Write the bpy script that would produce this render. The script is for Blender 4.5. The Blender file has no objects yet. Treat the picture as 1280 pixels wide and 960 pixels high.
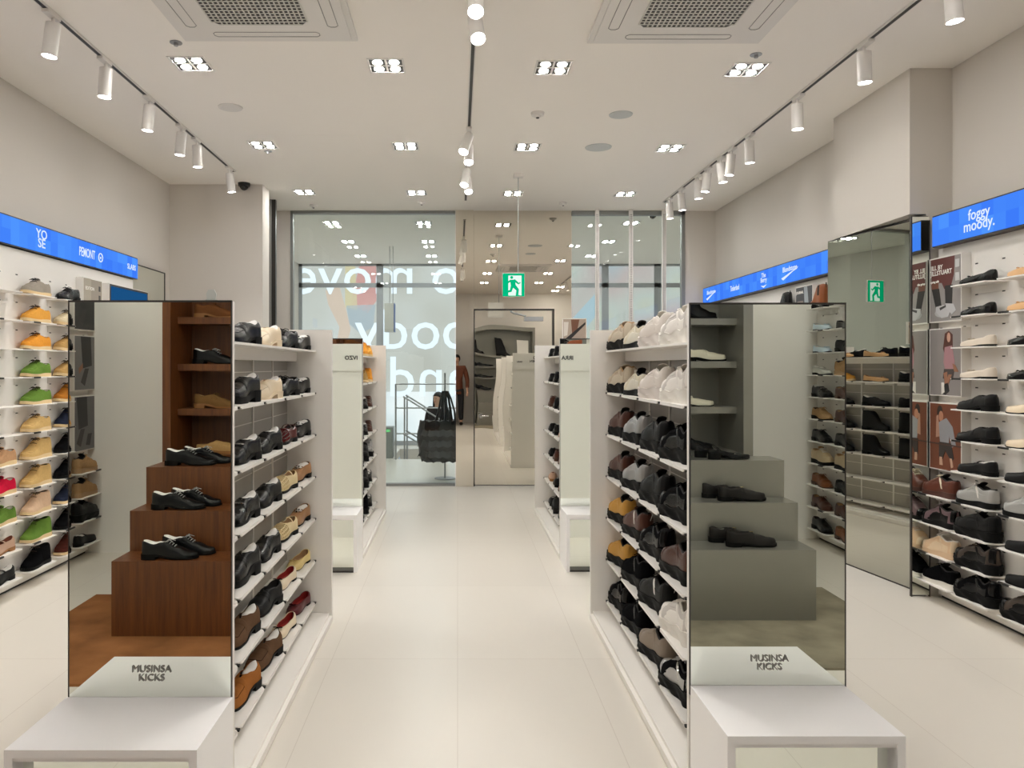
import bpy, bmesh, math, random
from math import sin, cos, pi, sqrt
from mathutils import Vector, Matrix
random.seed(7)
C = bpy.context.scene.collection
SC = bpy.context.scene
# ------------------------------------------------------------------ camera, world, exposure
EYE = 1.40
cam_d = bpy.data.cameras.new('camera'); cam = bpy.data.objects.new('camera', cam_d); C.objects.link(cam)
cam.location = (0, 0, EYE); cam.rotation_euler = (pi/2, 0, 0)
cam_d.sensor_width = 36.0; cam_d.lens = 940/1280*36
cam_d.shift_x = 68/1280; cam_d.shift_y = -22/1280
cam_d.clip_start = 0.02; cam_d.clip_end = 100
SC.camera = cam
w = bpy.data.worlds.new('world'); SC.world = w; w.use_nodes = True
w.node_tree.nodes['Background'].inputs[0].default_value = (0.75, 0.85, 1, 1)
w.node_tree.nodes['Background'].inputs[1].default_value = 0.3
SC.view_settings.view_transform = 'Standard'; SC.view_settings.look = 'None'
EXPO = 0.9
SC.view_settings.exposure = EXPO; SC.view_settings.gamma = 1.0
SC.view_settings.use_curve_mapping = False
cy = SC.cycles
cy.use_denoising = True
cy.max_bounces = 14; cy.diffuse_bounces = 9; cy.glossy_bounces = 6; cy.transparent_max_bounces = 12
cy.caustics_reflective = False; cy.caustics_refractive = False
cy.sample_clamp_indirect = 6.0
SHOW = 2**-EXPO   # screens and lit panels are exposed to stay readable
LENS = 108.0      # emission of a downlight lens
SPOT_W = 12.0    # power of a track spotlight
CEIL = 3.22

# ------------------------------------------------------------------ materials
def lin(c):
    return tuple(((v/255)/12.92 if v/255 <= .04045 else ((v/255+.055)/1.055)**2.4) for v in c)
MATS = {}
def mat(name, rgb, rough=.5, metal=0., spec=.5, noise=0., nscale=200., bump=0., bscale=300., emit=0.):
    if name in MATS: return MATS[name]
    m = bpy.data.materials.new(name); m.use_nodes = True; MATS[name] = m
    nt = m.node_tree; b = nt.nodes['Principled BSDF']; L = nt.links
    col = (*lin(rgb), 1)
    b.inputs['Base Color'].default_value = col
    b.inputs['Roughness'].default_value = rough; b.inputs['Metallic'].default_value = metal
    b.inputs['Specular IOR Level'].default_value = spec
    if noise or bump:
        tc = nt.nodes.new('ShaderNodeTexCoord')
    if noise:
        n = nt.nodes.new('ShaderNodeTexNoise'); n.inputs['Scale'].default_value = nscale; n.inputs['Detail'].default_value = 4
        L.new(tc.outputs['Object'], n.inputs['Vector'])
        r = nt.nodes.new('ShaderNodeMix'); r.data_type = 'RGBA'
        r.inputs[6].default_value = (*[v*(1-noise) for v in col[:3]], 1); r.inputs[7].default_value = (*[min(1, v*(1+noise)) for v in col[:3]], 1)
        L.new(n.outputs['Fac'], r.inputs[0]); L.new(r.outputs[2], b.inputs['Base Color'])
    if bump:
        n2 = nt.nodes.new('ShaderNodeTexNoise'); n2.inputs['Scale'].default_value = bscale; n2.inputs['Detail'].default_value = 3
        L.new(tc.outputs['Object'], n2.inputs['Vector'])
        bp = nt.nodes.new('ShaderNodeBump'); bp.inputs['Strength'].default_value = bump; bp.inputs['Distance'].default_value = .004
        L.new(n2.outputs['Fac'], bp.inputs['Height']); L.new(bp.outputs['Normal'], b.inputs['Normal'])
    if emit:
        b.inputs['Emission Color'].default_value = col; b.inputs['Emission Strength'].default_value = emit
    return m
def emis(name, rgb, strength):
    if name in MATS: return MATS[name]
    m = bpy.data.materials.new(name); m.use_nodes = True; MATS[name] = m
    nt = m.node_tree; nt.nodes.clear()
    e = nt.nodes.new('ShaderNodeEmission'); o = nt.nodes.new('ShaderNodeOutputMaterial')
    e.inputs[0].default_value = (*lin(rgb), 1); e.inputs[1].default_value = strength
    nt.links.new(e.outputs[0], o.inputs[0]); return m
def mirror(name, rgb, rough=0., wave=0., wscale=2.):
    m = bpy.data.materials.new(name); m.use_nodes = True; MATS[name] = m
    nt = m.node_tree; nt.nodes.clear()
    g = nt.nodes.new('ShaderNodeBsdfGlossy'); o = nt.nodes.new('ShaderNodeOutputMaterial')
    g.inputs['Color'].default_value = (*lin(rgb), 1); g.inputs['Roughness'].default_value = rough
    if wave:
        tc = nt.nodes.new('ShaderNodeTexCoord'); n = nt.nodes.new('ShaderNodeTexNoise'); n.inputs['Scale'].default_value = wscale
        n.inputs['Detail'].default_value = 0
        bp = nt.nodes.new('ShaderNodeBump'); bp.inputs['Distance'].default_value = wave; bp.inputs['Strength'].default_value = 1
        nt.links.new(tc.outputs['Object'], n.inputs['Vector']); nt.links.new(n.outputs['Fac'], bp.inputs['Height']); nt.links.new(bp.outputs['Normal'], g.inputs['Normal'])
    nt.links.new(g.outputs[0], o.inputs[0]); return m
def glassmat(name, tint, refl=.5):
    m = bpy.data.materials.new(name); m.use_nodes = True; MATS[name] = m
    nt = m.node_tree; nt.nodes.clear()
    t = nt.nodes.new('ShaderNodeBsdfTransparent'); t.inputs[0].default_value = (*lin(tint), 1)
    g = nt.nodes.new('ShaderNodeBsdfGlossy'); g.inputs['Roughness'].default_value = 0
    f = nt.nodes.new('ShaderNodeFresnel'); ge = nt.nodes.new('ShaderNodeNewGeometry'); mr = nt.nodes.new('ShaderNodeMapRange')
    mr.inputs['To Min'].default_value = 1.45; mr.inputs['To Max'].default_value = 1/1.45   # same reflectance on both faces of the thin pane
    nt.links.new(ge.outputs['Backfacing'], mr.inputs['Value']); nt.links.new(mr.outputs[0], f.inputs['IOR'])
    mx = nt.nodes.new('ShaderNodeMixShader'); o = nt.nodes.new('ShaderNodeOutputMaterial')
    nt.links.new(f.outputs[0], mx.inputs[0]); nt.links.new(t.outputs[0], mx.inputs[1]); nt.links.new(g.outputs[0], mx.inputs[2])
    nt.links.new(mx.outputs[0], o.inputs[0]); return m

def floor_material():
    m = bpy.data.materials.new('floor_tile'); m.use_nodes = True
    nt = m.node_tree; b = nt.nodes['Principled BSDF']; L = nt.links
    tc = nt.nodes.new('ShaderNodeTexCoord'); mp = nt.nodes.new('ShaderNodeMapping')
    mp.inputs['Location'].default_value = (0.0, 0.0, 0)
    L.new(tc.outputs['Object'], mp.inputs[0])
    br = nt.nodes.new('ShaderNodeTexBrick'); br.offset = 0; br.squash = 1
    br.inputs['Scale'].default_value = 1; br.inputs['Brick Width'].default_value = .6; br.inputs['Row Height'].default_value = 1.2
    br.inputs['Mortar Size'].default_value = .0016; br.inputs['Mortar Smooth'].default_value = .2
    br.inputs['Color1'].default_value = (*lin((224, 219, 210)), 1); br.inputs['Color2'].default_value = (*lin((221, 216, 207)), 1)
    br.inputs['Mortar'].default_value = (*lin((206, 199, 189)), 1)
    L.new(mp.outputs[0], br.inputs['Vector'])
    L.new(br.outputs['Color'], b.inputs['Base Color'])
    b.inputs['Roughness'].default_value = .32; b.inputs['Specular IOR Level'].default_value = .4
    return m
def wood_material():
    m = bpy.data.materials.new('walnut_veneer'); m.use_nodes = True
    nt = m.node_tree; b = nt.nodes['Principled BSDF']; L = nt.links
    tc = nt.nodes.new('ShaderNodeTexCoord'); mp = nt.nodes.new('ShaderNodeMapping'); mp.inputs['Scale'].default_value = (14, 14, .8)
    n = nt.nodes.new('ShaderNodeTexNoise'); n.inputs['Scale'].default_value = 3; n.inputs['Detail'].default_value = 8; n.inputs['Roughness'].default_value = .65
    cr = nt.nodes.new('ShaderNodeValToRGB')
    cr.color_ramp.elements[0].position = .3; cr.color_ramp.elements[0].color = (*lin((78, 39, 12)), 1)
    cr.color_ramp.elements[1].position = .75; cr.color_ramp.elements[1].color = (*lin((120, 69, 26)), 1)
    L.new(tc.outputs['Object'], mp.inputs[0]); L.new(mp.outputs[0], n.inputs['Vector']); L.new(n.outputs['Fac'], cr.inputs[0]); L.new(cr.outputs[0], b.inputs['Base Color'])
    b.inputs['Roughness'].default_value = .45
    return m
def sign_material():
    m = bpy.data.materials.new('blue_light_panel'); m.use_nodes = True
    nt = m.node_tree; nt.nodes.clear(); L = nt.links
    tc = nt.nodes.new('ShaderNodeTexCoord'); mp = nt.nodes.new('ShaderNodeMapping'); mp.inputs['Scale'].default_value = (11, 11, 11)
    L.new(tc.outputs['Object'], mp.inputs[0])
    sn = nt.nodes.new('ShaderNodeVectorMath'); sn.operation = 'FLOOR'; L.new(mp.outputs[0], sn.inputs[0])
    wn = nt.nodes.new('ShaderNodeTexWhiteNoise'); L.new(sn.outputs[0], wn.inputs[0])
    cr = nt.nodes.new('ShaderNodeValToRGB')
    cr.color_ramp.elements[0].color = (*lin((62, 124, 250)), 1); cr.color_ramp.elements[1].color = (*lin((80, 150, 255)), 1)
    L.new(wn.outputs['Value'], cr.inputs[0])
    e = nt.nodes.new('ShaderNodeEmission'); e.inputs[1].default_value = 1.0*SHOW
    o = nt.nodes.new('ShaderNodeOutputMaterial'); L.new(cr.outputs[0], e.inputs[0]); L.new(e.outputs[0], o.inputs[0])
    return m

M_floor = floor_material(); M_wood = wood_material(); M_sign = sign_material()
M_wall = mat('wall_paint', (212, 207, 200), .75, spec=.2)
M_ceil = mat('ceiling_paint', (246, 242, 236), .8, spec=.2)
M_white = mat('white_laminate', (238, 235, 230), .42)
M_bench = mat('bench_laminate', (246, 245, 245), .35)
M_shelf = mat('white_powder_coat', (236, 233, 228), .4)
M_board = mat('grey_backboard', (172, 168, 160), .4, metal=.2)
M_upright = mat('upright_white', (232, 229, 222), .35)
M_black = mat('black_trim', (18, 18, 18), .4)
M_dark = mat('dark_grey_metal', (60, 57, 54), .4, metal=.4)
M_lampwhite = mat('lamp_white', (225, 222, 218), .45)
M_grey = mat('mid_grey', (140, 138, 135), .5)
M_steelg = mat('grey_lacquer', (142, 140, 133), .28, metal=.55, noise=.06, nscale=5)
M_carpet_b = mat('brown_carpet', (152, 102, 64), .95, spec=.1, noise=.6, nscale=5, bump=1, bscale=420)
M_carpet_g = mat('grey_carpet', (150, 142, 124), .95, spec=.1, noise=.55, nscale=5, bump=1, bscale=420)
M_mirror = mirror('mirror_glass', (246, 251, 243))
M_mirror_c = mirror('smoked_mirror', (192, 192, 182))
M_steel = mirror('polished_steel', (232, 226, 214), .004)
M_steel_w = mirror('polished_steel_wavy', (232, 226, 214), .004, .0035, 2.2)
M_glass = glassmat('clear_glass', (244, 250, 250))
M_lens = emis('lamp_lens', (255, 252, 247), LENS)
M_lens_s = emis('spot_lens', (255, 252, 247), 25)
M_text_w = emis('sign_letters', (225, 238, 255), 1.0*SHOW)
M_alu = mat('brushed_aluminium', (170, 172, 174), .35, metal=.7)
M_chrome = mat('chrome', (210, 210, 210), .12, metal=1)

# ------------------------------------------------------------------ mesh builder
class MB:
    def __init__(s): s.v = []; s.f = []; s.mi = []; s.sm = []
    def add(s, vs, fs, mi=0, smooth=False):
        o = len(s.v); s.v += [tuple(p) for p in vs]
        for f in fs: s.f.append(tuple(i+o for i in f)); s.mi.append(mi); s.sm.append(smooth)
        return s
    def box(s, x0, x1, y0, y1, z0, z1, mi=0):
        if x0 > x1: x0, x1 = x1, x0
        if y0 > y1: y0, y1 = y1, y0
        vs = [(x0,y0,z0),(x1,y0,z0),(x1,y1,z0),(x0,y1,z0),(x0,y0,z1),(x1,y0,z1),(x1,y1,z1),(x0,y1,z1)]
        return s.add(vs, [(0,3,2,1),(4,5,6,7),(0,1,5,4),(1,2,6,5),(2,3,7,6),(3,0,4,7)], mi)
    def cyl(s, p0, p1, r0, r1=None, n=16, mi=0, caps=True, smooth=True):
        r1 = r0 if r1 is None else r1
        p0 = Vector(p0); p1 = Vector(p1); d = (p1-p0).normalized()
        a = d.orthogonal().normalized(); b = d.cross(a)
        vs = []
        for p, r in ((p0, r0), (p1, r1)):
            for i in range(n):
                t = 2*pi*i/n; vs.append(p+(a*cos(t)+b*sin(t))*r)
        s.add(vs, [(i, (i+1) % n, n+(i+1) % n, n+i) for i in range(n)], mi, smooth)
        if caps:
            s.add(vs[:n], [tuple(range(n-1, -1, -1))], mi); s.add(vs[n:], [tuple(range(n))], mi)
        return s
    def tube(s, pts, r, n=6, mi=0, closed=False, flat=1.0):
        pts = [Vector(p) for p in pts]; N = len(pts); vs = []
        up = Vector((0, 0, 1))
        for i, p in enumerate(pts):
            if closed: d = pts[(i+1) % N]-pts[i-1]
            else: d = pts[min(i+1, N-1)]-pts[max(i-1, 0)]
            d = d.normalized() if d.length > 1e-9 else Vector((0, 1, 0))
            a = d.cross(up)
            if a.length < 1e-3: a = d.cross(Vector((1, 0, 0)))
            a.normalize(); b = a.cross(d)
            for k in range(n):
                t = 2*pi*k/n; vs.append(p+a*cos(t)*r+b*sin(t)*r*flat)
        fs = []
        for i in range(N if closed else N-1):
            j = (i+1) % N
            for k in range(n): fs.append((i*n+k, i*n+(k+1) % n, j*n+(k+1) % n, j*n+k))
        s.add(vs, fs, mi, True)
        if not closed:
            s.add(vs[:n], [tuple(range(n-1, -1, -1))], mi); s.add(vs[-n:], [tuple(range(n))], mi)
        return s
    def grid(s, rows, mi=0, smooth=True):
        n = len(rows[0]); vs = [p for r in rows for p in r]
        fs = [(i*n+j, i*n+j+1, (i+1)*n+j+1, (i+1)*n+j) for i in range(len(rows)-1) for j in range(n-1)]
        return s.add(vs, fs, mi, smooth)
    def prism(s, poly, axis, a0, a1, mi=0):
        # poly: list of 2-D points; axis 'x','y' or 'z' is the extrusion direction
        def P(u, v, a): return {'x': (a, u, v), 'y': (u, a, v), 'z': (u, v, a)}[axis]
        n = len(poly); vs = [P(u, v, a0) for u, v in poly]+[P(u, v, a1) for u, v in poly]
        fs = [tuple(range(n)), tuple(range(2*n-1, n-1, -1))]+[(i, n+i, n+(i+1) % n, (i+1) % n) for i in range(n)]
        return s.add(vs, fs, mi)
    def sphere(s, c, r, nu=14, nv=9, mi=0, sc=(1, 1, 1)):
        rows = [[(c[0]+r*sc[0]*sin(pi*i/nv)*cos(2*pi*j/nu), c[1]+r*sc[1]*sin(pi*i/nv)*sin(2*pi*j/nu), c[2]+r*sc[2]*cos(pi*i/nv)) for j in range(nu+1)] for i in range(nv+1)]
        return s.grid(rows, mi)
    def mesh(s, name, mats):
        me = bpy.data.meshes.new(name); me.from_pydata(s.v, [], s.f)
        for m in (mats if isinstance(mats, (list, tuple)) else [mats]): me.materials.append(m)
        me.polygons.foreach_set('material_index', s.mi); me.polygons.foreach_set('use_smooth', s.sm)
        bm = bmesh.new(); bm.from_mesh(me); bmesh.ops.remove_doubles(bm, verts=bm.verts, dist=1e-6)
        bmesh.ops.recalc_face_normals(bm, faces=bm.faces)
        for e in bm.edges:
            if len(e.link_faces) == 2 and e.calc_face_angle(0) > .9: e.smooth = False
        bm.to_mesh(me); bm.free(); me.update()
        return me
    def build(s, name, mats, parent=None, loc=None):
        o = bpy.data.objects.new(name, s.mesh(name, mats)); C.objects.link(o)
        if parent: o.parent = parent
        if loc: o.location = loc
        return o
def tag(o, label, cat, group=None, kind=None):
    o['label'] = label; o['category'] = cat
    if group: o['group'] = group
    if kind: o['kind'] = kind
    return o
def thing(name, label, cat, loc=(0, 0, 0), rz=0, group=None):
    o = bpy.data.objects.new(name, None); C.objects.link(o); o.empty_display_size = .1
    o.location = loc; o.rotation_euler = (0, 0, rz)
    return tag(o, label, cat, group)
def struct(name, mb, m):
    o = mb.build(name, m); o['kind'] = 'structure'; return o
def text_mesh(body, size, extrude=.001, align='CENTER', bold=0., space=1., line=1.):
    cu = bpy.data.curves.new('lettering', 'FONT'); cu.body = body; cu.size = size; cu.extrude = extrude
    cu.align_x = align; cu.align_y = 'CENTER'; cu.offset = bold; cu.space_character = space; cu.space_line = line
    cu.resolution_u = 3
    ob = bpy.data.objects.new('lettering', cu); C.objects.link(ob)
    dg = bpy.context.evaluated_depsgraph_get(); dg.update()
    me = bpy.data.meshes.new_from_object(ob.evaluated_get(dg))
    bpy.data.objects.remove(ob); bpy.data.curves.remove(cu)
    return me
def letters(name, body, size, m, parent, loc, rot, sx=1., **k):
    me = text_mesh(body, size, **k); me.materials.clear(); me.materials.append(m)
    if isinstance(sx, (int, float)): sx = (sx, 1, 1)
    for v in me.vertices: v.co = Vector((v.co.x*sx[0], v.co.y*sx[1], v.co.z))
    o = bpy.data.objects.new(name, me); C.objects.link(o); o.parent = parent
    o.location = loc; o.rotation_euler = rot
    return o
R_FRONT = (pi/2, 0, 0)              # readable by someone looking along +Y
R_BACK = (pi/2, 0, pi)              # readable looking along -Y
R_LEFTWALL = (pi/2, 0, pi/2)        # on the left wall, facing +X
R_RIGHTWALL = (pi/2, 0, -pi/2)      # on the right wall, facing -X
ORD = ['first', 'second', 'third', 'fourth', 'fifth', 'sixth', 'seventh', 'eighth', 'ninth', 'tenth', 'eleventh']

# ------------------------------------------------------------------ room shell
struct('floor', MB().box(-3.3, 3.4, -1.6, 11.35, -.12, 0).box(-3.3, -.98, 11.35, 13.4, -.12, 0).box(1.6, 4.6, 11.35, 13.4, -.12, 0).box(3.4, 4.6, 8.95, 11.35, -.12, 0).box(-.98, 1.6, 12.75, 13.4, -.12, 0), M_floor)
struct('ceiling', MB().box(-3.3, 4.6, -1.6, 13.5, CEIL, CEIL+.1), M_ceil)
struct('wall_left', MB().box(-3.05, -2.88, -1.6, 9.2, 0, CEIL).box(-3.05, -2.82, 9.2, 13.4, 0, CEIL), M_wall)
struct('wall_right', MB().box(3.02, 3.2, -1.6, 8.95, 0, CEIL).box(4.3, 4.5, 8.9, 13.4, 0, CEIL).box(3.2, 4.4, 8.85, 8.95, 0, CEIL), M_wall)
struct('wall_back', MB().box(-2.88, -.3, -1.25, -1.06, 0, CEIL).box(.3, 3.02, -1.5, -1.35, 0, CEIL).box(-.3, .3, -1.5, -1.4, 0, CEIL).box(-.32, -.3, -1.5, -1.06, 0, CEIL), M_white)
struct('wall_alcove', MB().box(-2.88, -1.95, 7.52, 7.78, 0, CEIL).box(-2.82, -1.95, 8.8, 8.95, 0, CEIL), M_wall)
struct('trim_1', MB().box(-2.36, -1.985, 8.2, 8.25, 0, CEIL, 0).box(-2.05, -2.03, 8.19, 8.2, 0, CEIL, 1), [M_dark, M_grey])
struct('wall_far', MB().box(2.66, 3.02, 8.8, 8.95, 0, CEIL), M_wall)
struct('wall_column', MB().box(2.86, 3.02, 4.59, 5.52, 0, CEIL).box(2.76, 2.86, 4.59, 5.52, 2.33, CEIL), M_wall)
# glass screen between shop and entrance lobby
mb = MB().box(-1.95, -.03, 8.82, 8.828, .03, CEIL-.03)
g = mb.build('window_1', M_glass); g['kind'] = 'structure'
g = MB().box(1.34, 2.66, 8.82, 8.828, .03, CEIL-.03).build('window_2', M_glass); g['kind'] = 'structure'
mb = MB()
mb.box(-1.95, -.03, 8.79, 8.86, CEIL-.035, CEIL).box(-1.955, -1.925, 8.79, 8.86, 0, CEIL).box(-1.95, -.03, 8.79, 8.86, 0, .03)
mb.box(1.34, 2.66, 8.79, 8.86, CEIL-.05, CEIL).box(2.62, 2.66, 8.79, 8.86, 0, CEIL).box(1.34, 2.66, 8.79, 8.86, 0, .03)
struct('trim_2', mb, mat('frame_grey', (142, 144, 142), .4, metal=.3))
# lobby facade: frames + backlit panes
FY = 13.4
M_fr = mat('facade_frame', (168, 172, 178), .5)
mb = MB()
for x in (-2.82, -1.38, 1.32, 2.62, 3.55): mb.box(x-.06, x+.06, FY-.06, FY, 0, CEIL)
mb.box(.5-.05, .5+.05, FY-.06, FY, 0, CEIL)
mb.box(-2.82, 4.3, FY-.06, FY, 2.80, 2.88).box(-2.82, 4.3, FY-.06, FY, 0, .08).box(-2.82, 4.3, FY-.06, FY, CEIL-.04, CEIL)
struct('trim_3', mb, M_fr)
def facade_material(name, cols, scale, strength):
    m = bpy.data.materials.new(name); m.use_nodes = True; nt = m.node_tree; nt.nodes.clear(); L = nt.links
    tc = nt.nodes.new('ShaderNodeTexCoord'); mp = nt.nodes.new('ShaderNodeMapping'); mp.inputs['Rotation'].default_value = (0, .5, 0)
    n = nt.nodes.new('ShaderNodeTexNoise'); n.inputs['Scale'].default_value = scale; n.inputs['Detail'].default_value = 1.0
    cr = nt.nodes.new('ShaderNodeValToRGB')
    while len(cr.color_ramp.elements) < len(cols): cr.color_ramp.elements.new(.5)
    for i, c in enumerate(cols):
        cr.color_ramp.elements[i].position = .32+.36*i/(len(cols)-1); cr.color_ramp.elements[i].color = (*lin(c), 1)
    e = nt.nodes.new('ShaderNodeEmission'); e.inputs[1].default_value = strength*SHOW; o = nt.nodes.new('ShaderNodeOutputMaterial')
    L.new(tc.outputs['Object'], mp.inputs[0]); L.new(mp.outputs[0], n.inputs['Vector']); L.new(n.outputs['Fac'], cr.inputs[0]); L.new(cr.outputs[0], e.inputs[0]); L.new(e.outputs[0], o.inputs[0])
    return m
M_fac_a = facade_material('backlit_film_beige', [(206, 202, 192), (216, 214, 206), (222, 222, 218)], .9, 1.0)
M_fac_b = facade_material('backlit_film_colour', [(216, 208, 176), (204, 208, 200), (206, 188, 184), (176, 200, 208)], .7, 1.0)
M_fac_w = facade_material('backlit_film_white', [(222, 226, 226), (240, 244, 246), (255, 255, 255)], 1.5, 1.1)
def pane(n, x0, x1, z0, z1, m):
    o = MB().box(x0, x1, FY-.03, FY-.015, z0, z1).build('window_%d' % n, m); o['kind'] = 'structure'
k = 3
for x0, x1, m in ((-2.76, -1.44, M_fac_a), (-1.32, .45, M_fac_a), (.55, 1.26, M_fac_b), (1.38, 2.56, M_fac_b), (2.68, 3.49, M_fac_b), (3.61, 4.3, M_fac_b)):
    for z0, z1 in ((2.88, CEIL-.04), (.95, 2.80), (.08, .95)):
        pane(k, x0, x1, z0, z1, M_fac_w if z0 < .5 else m); k += 1
# lettering on the facade film, read from the street
M_let = emis('facade_letters', (238, 246, 255), 1.3*SHOW)
def facade_word(body, cx, cz, size, label):
    o = letters('window_lettering', body, size, M_let, None, (cx, FY-.034, cz), R_FRONT, sx=-1., bold=.004, space=1.0)
    tag(o, label, 'lettering', 'words on the glass facade'); return o
facade_word('to move', -1.28, 2.99, .98, 'huge white reversed word to move along the top of the facade glass')
facade_word('body', -.80, 2.02, 1.02, 'huge white reversed word body in the middle of the facade glass')
facade_word('and', -.52, 1.18, 1.02, 'huge white reversed word and behind the lobby railing')
# figure graphics on the film
def film_shape(name, poly, rgb, label, s=1.0, y=FY-.032):
    o = MB().prism(poly, 'y', y, y-.001).build(name, emis('film_'+name+str(rgb[0]), rgb, s*SHOW)); tag(o, label, 'window graphic', 'graphics on the glass facade'); return o
film_shape('graphic_shirt', [(-1.75, 3.18), (-1.45, 3.18), (-1.42, 2.6), (-1.6, 2.35), (-1.9, 2.5)], (226, 172, 166), 'coral pink strip in the printed figure on facade film')
film_shape('graphic_stripe', [(-2.0, 3.18), (-1.82, 3.18), (-1.78, 2.4), (-2.0, 2.45)], (230, 216, 178), 'pale yellow strip in the printed figure on facade film')
film_shape('graphic_shorts', [(-1.98, 2.48), (-1.46, 2.5), (-1.5, 2.1), (-1.72, 1.98), (-1.92, 2.15)], (188, 198, 204), 'blue grey shorts in the printed figure on facade film')
film_shape('graphic_limb', [(-2.35, 2.75), (-2.1, 2.82), (-1.98, 2.4), (-1.9, 2.05), (-2.06, 1.5), (-2.2, 1.5), (-2.1, 2.1), (-2.3, 2.5)], (232, 208, 190), 'pale bent leg in the printed figure on facade film')
film_shape('graphic_drape', [(.62, 1.2), (.95, 1.75), (1.22, 2.25), (1.22, 1.0), (.62, .98)], (206, 222, 230), 'pale blue drape printed on the facade right of the steel door')
film_shape('graphic_slope', [(1.4, 1.7), (1.9, 2.1), (2.5, 2.75), (2.5, 2.35), (1.9, 1.6), (1.5, 1.2)], (184, 206, 216), 'light blue slanting shape printed on the right facade film')
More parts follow.
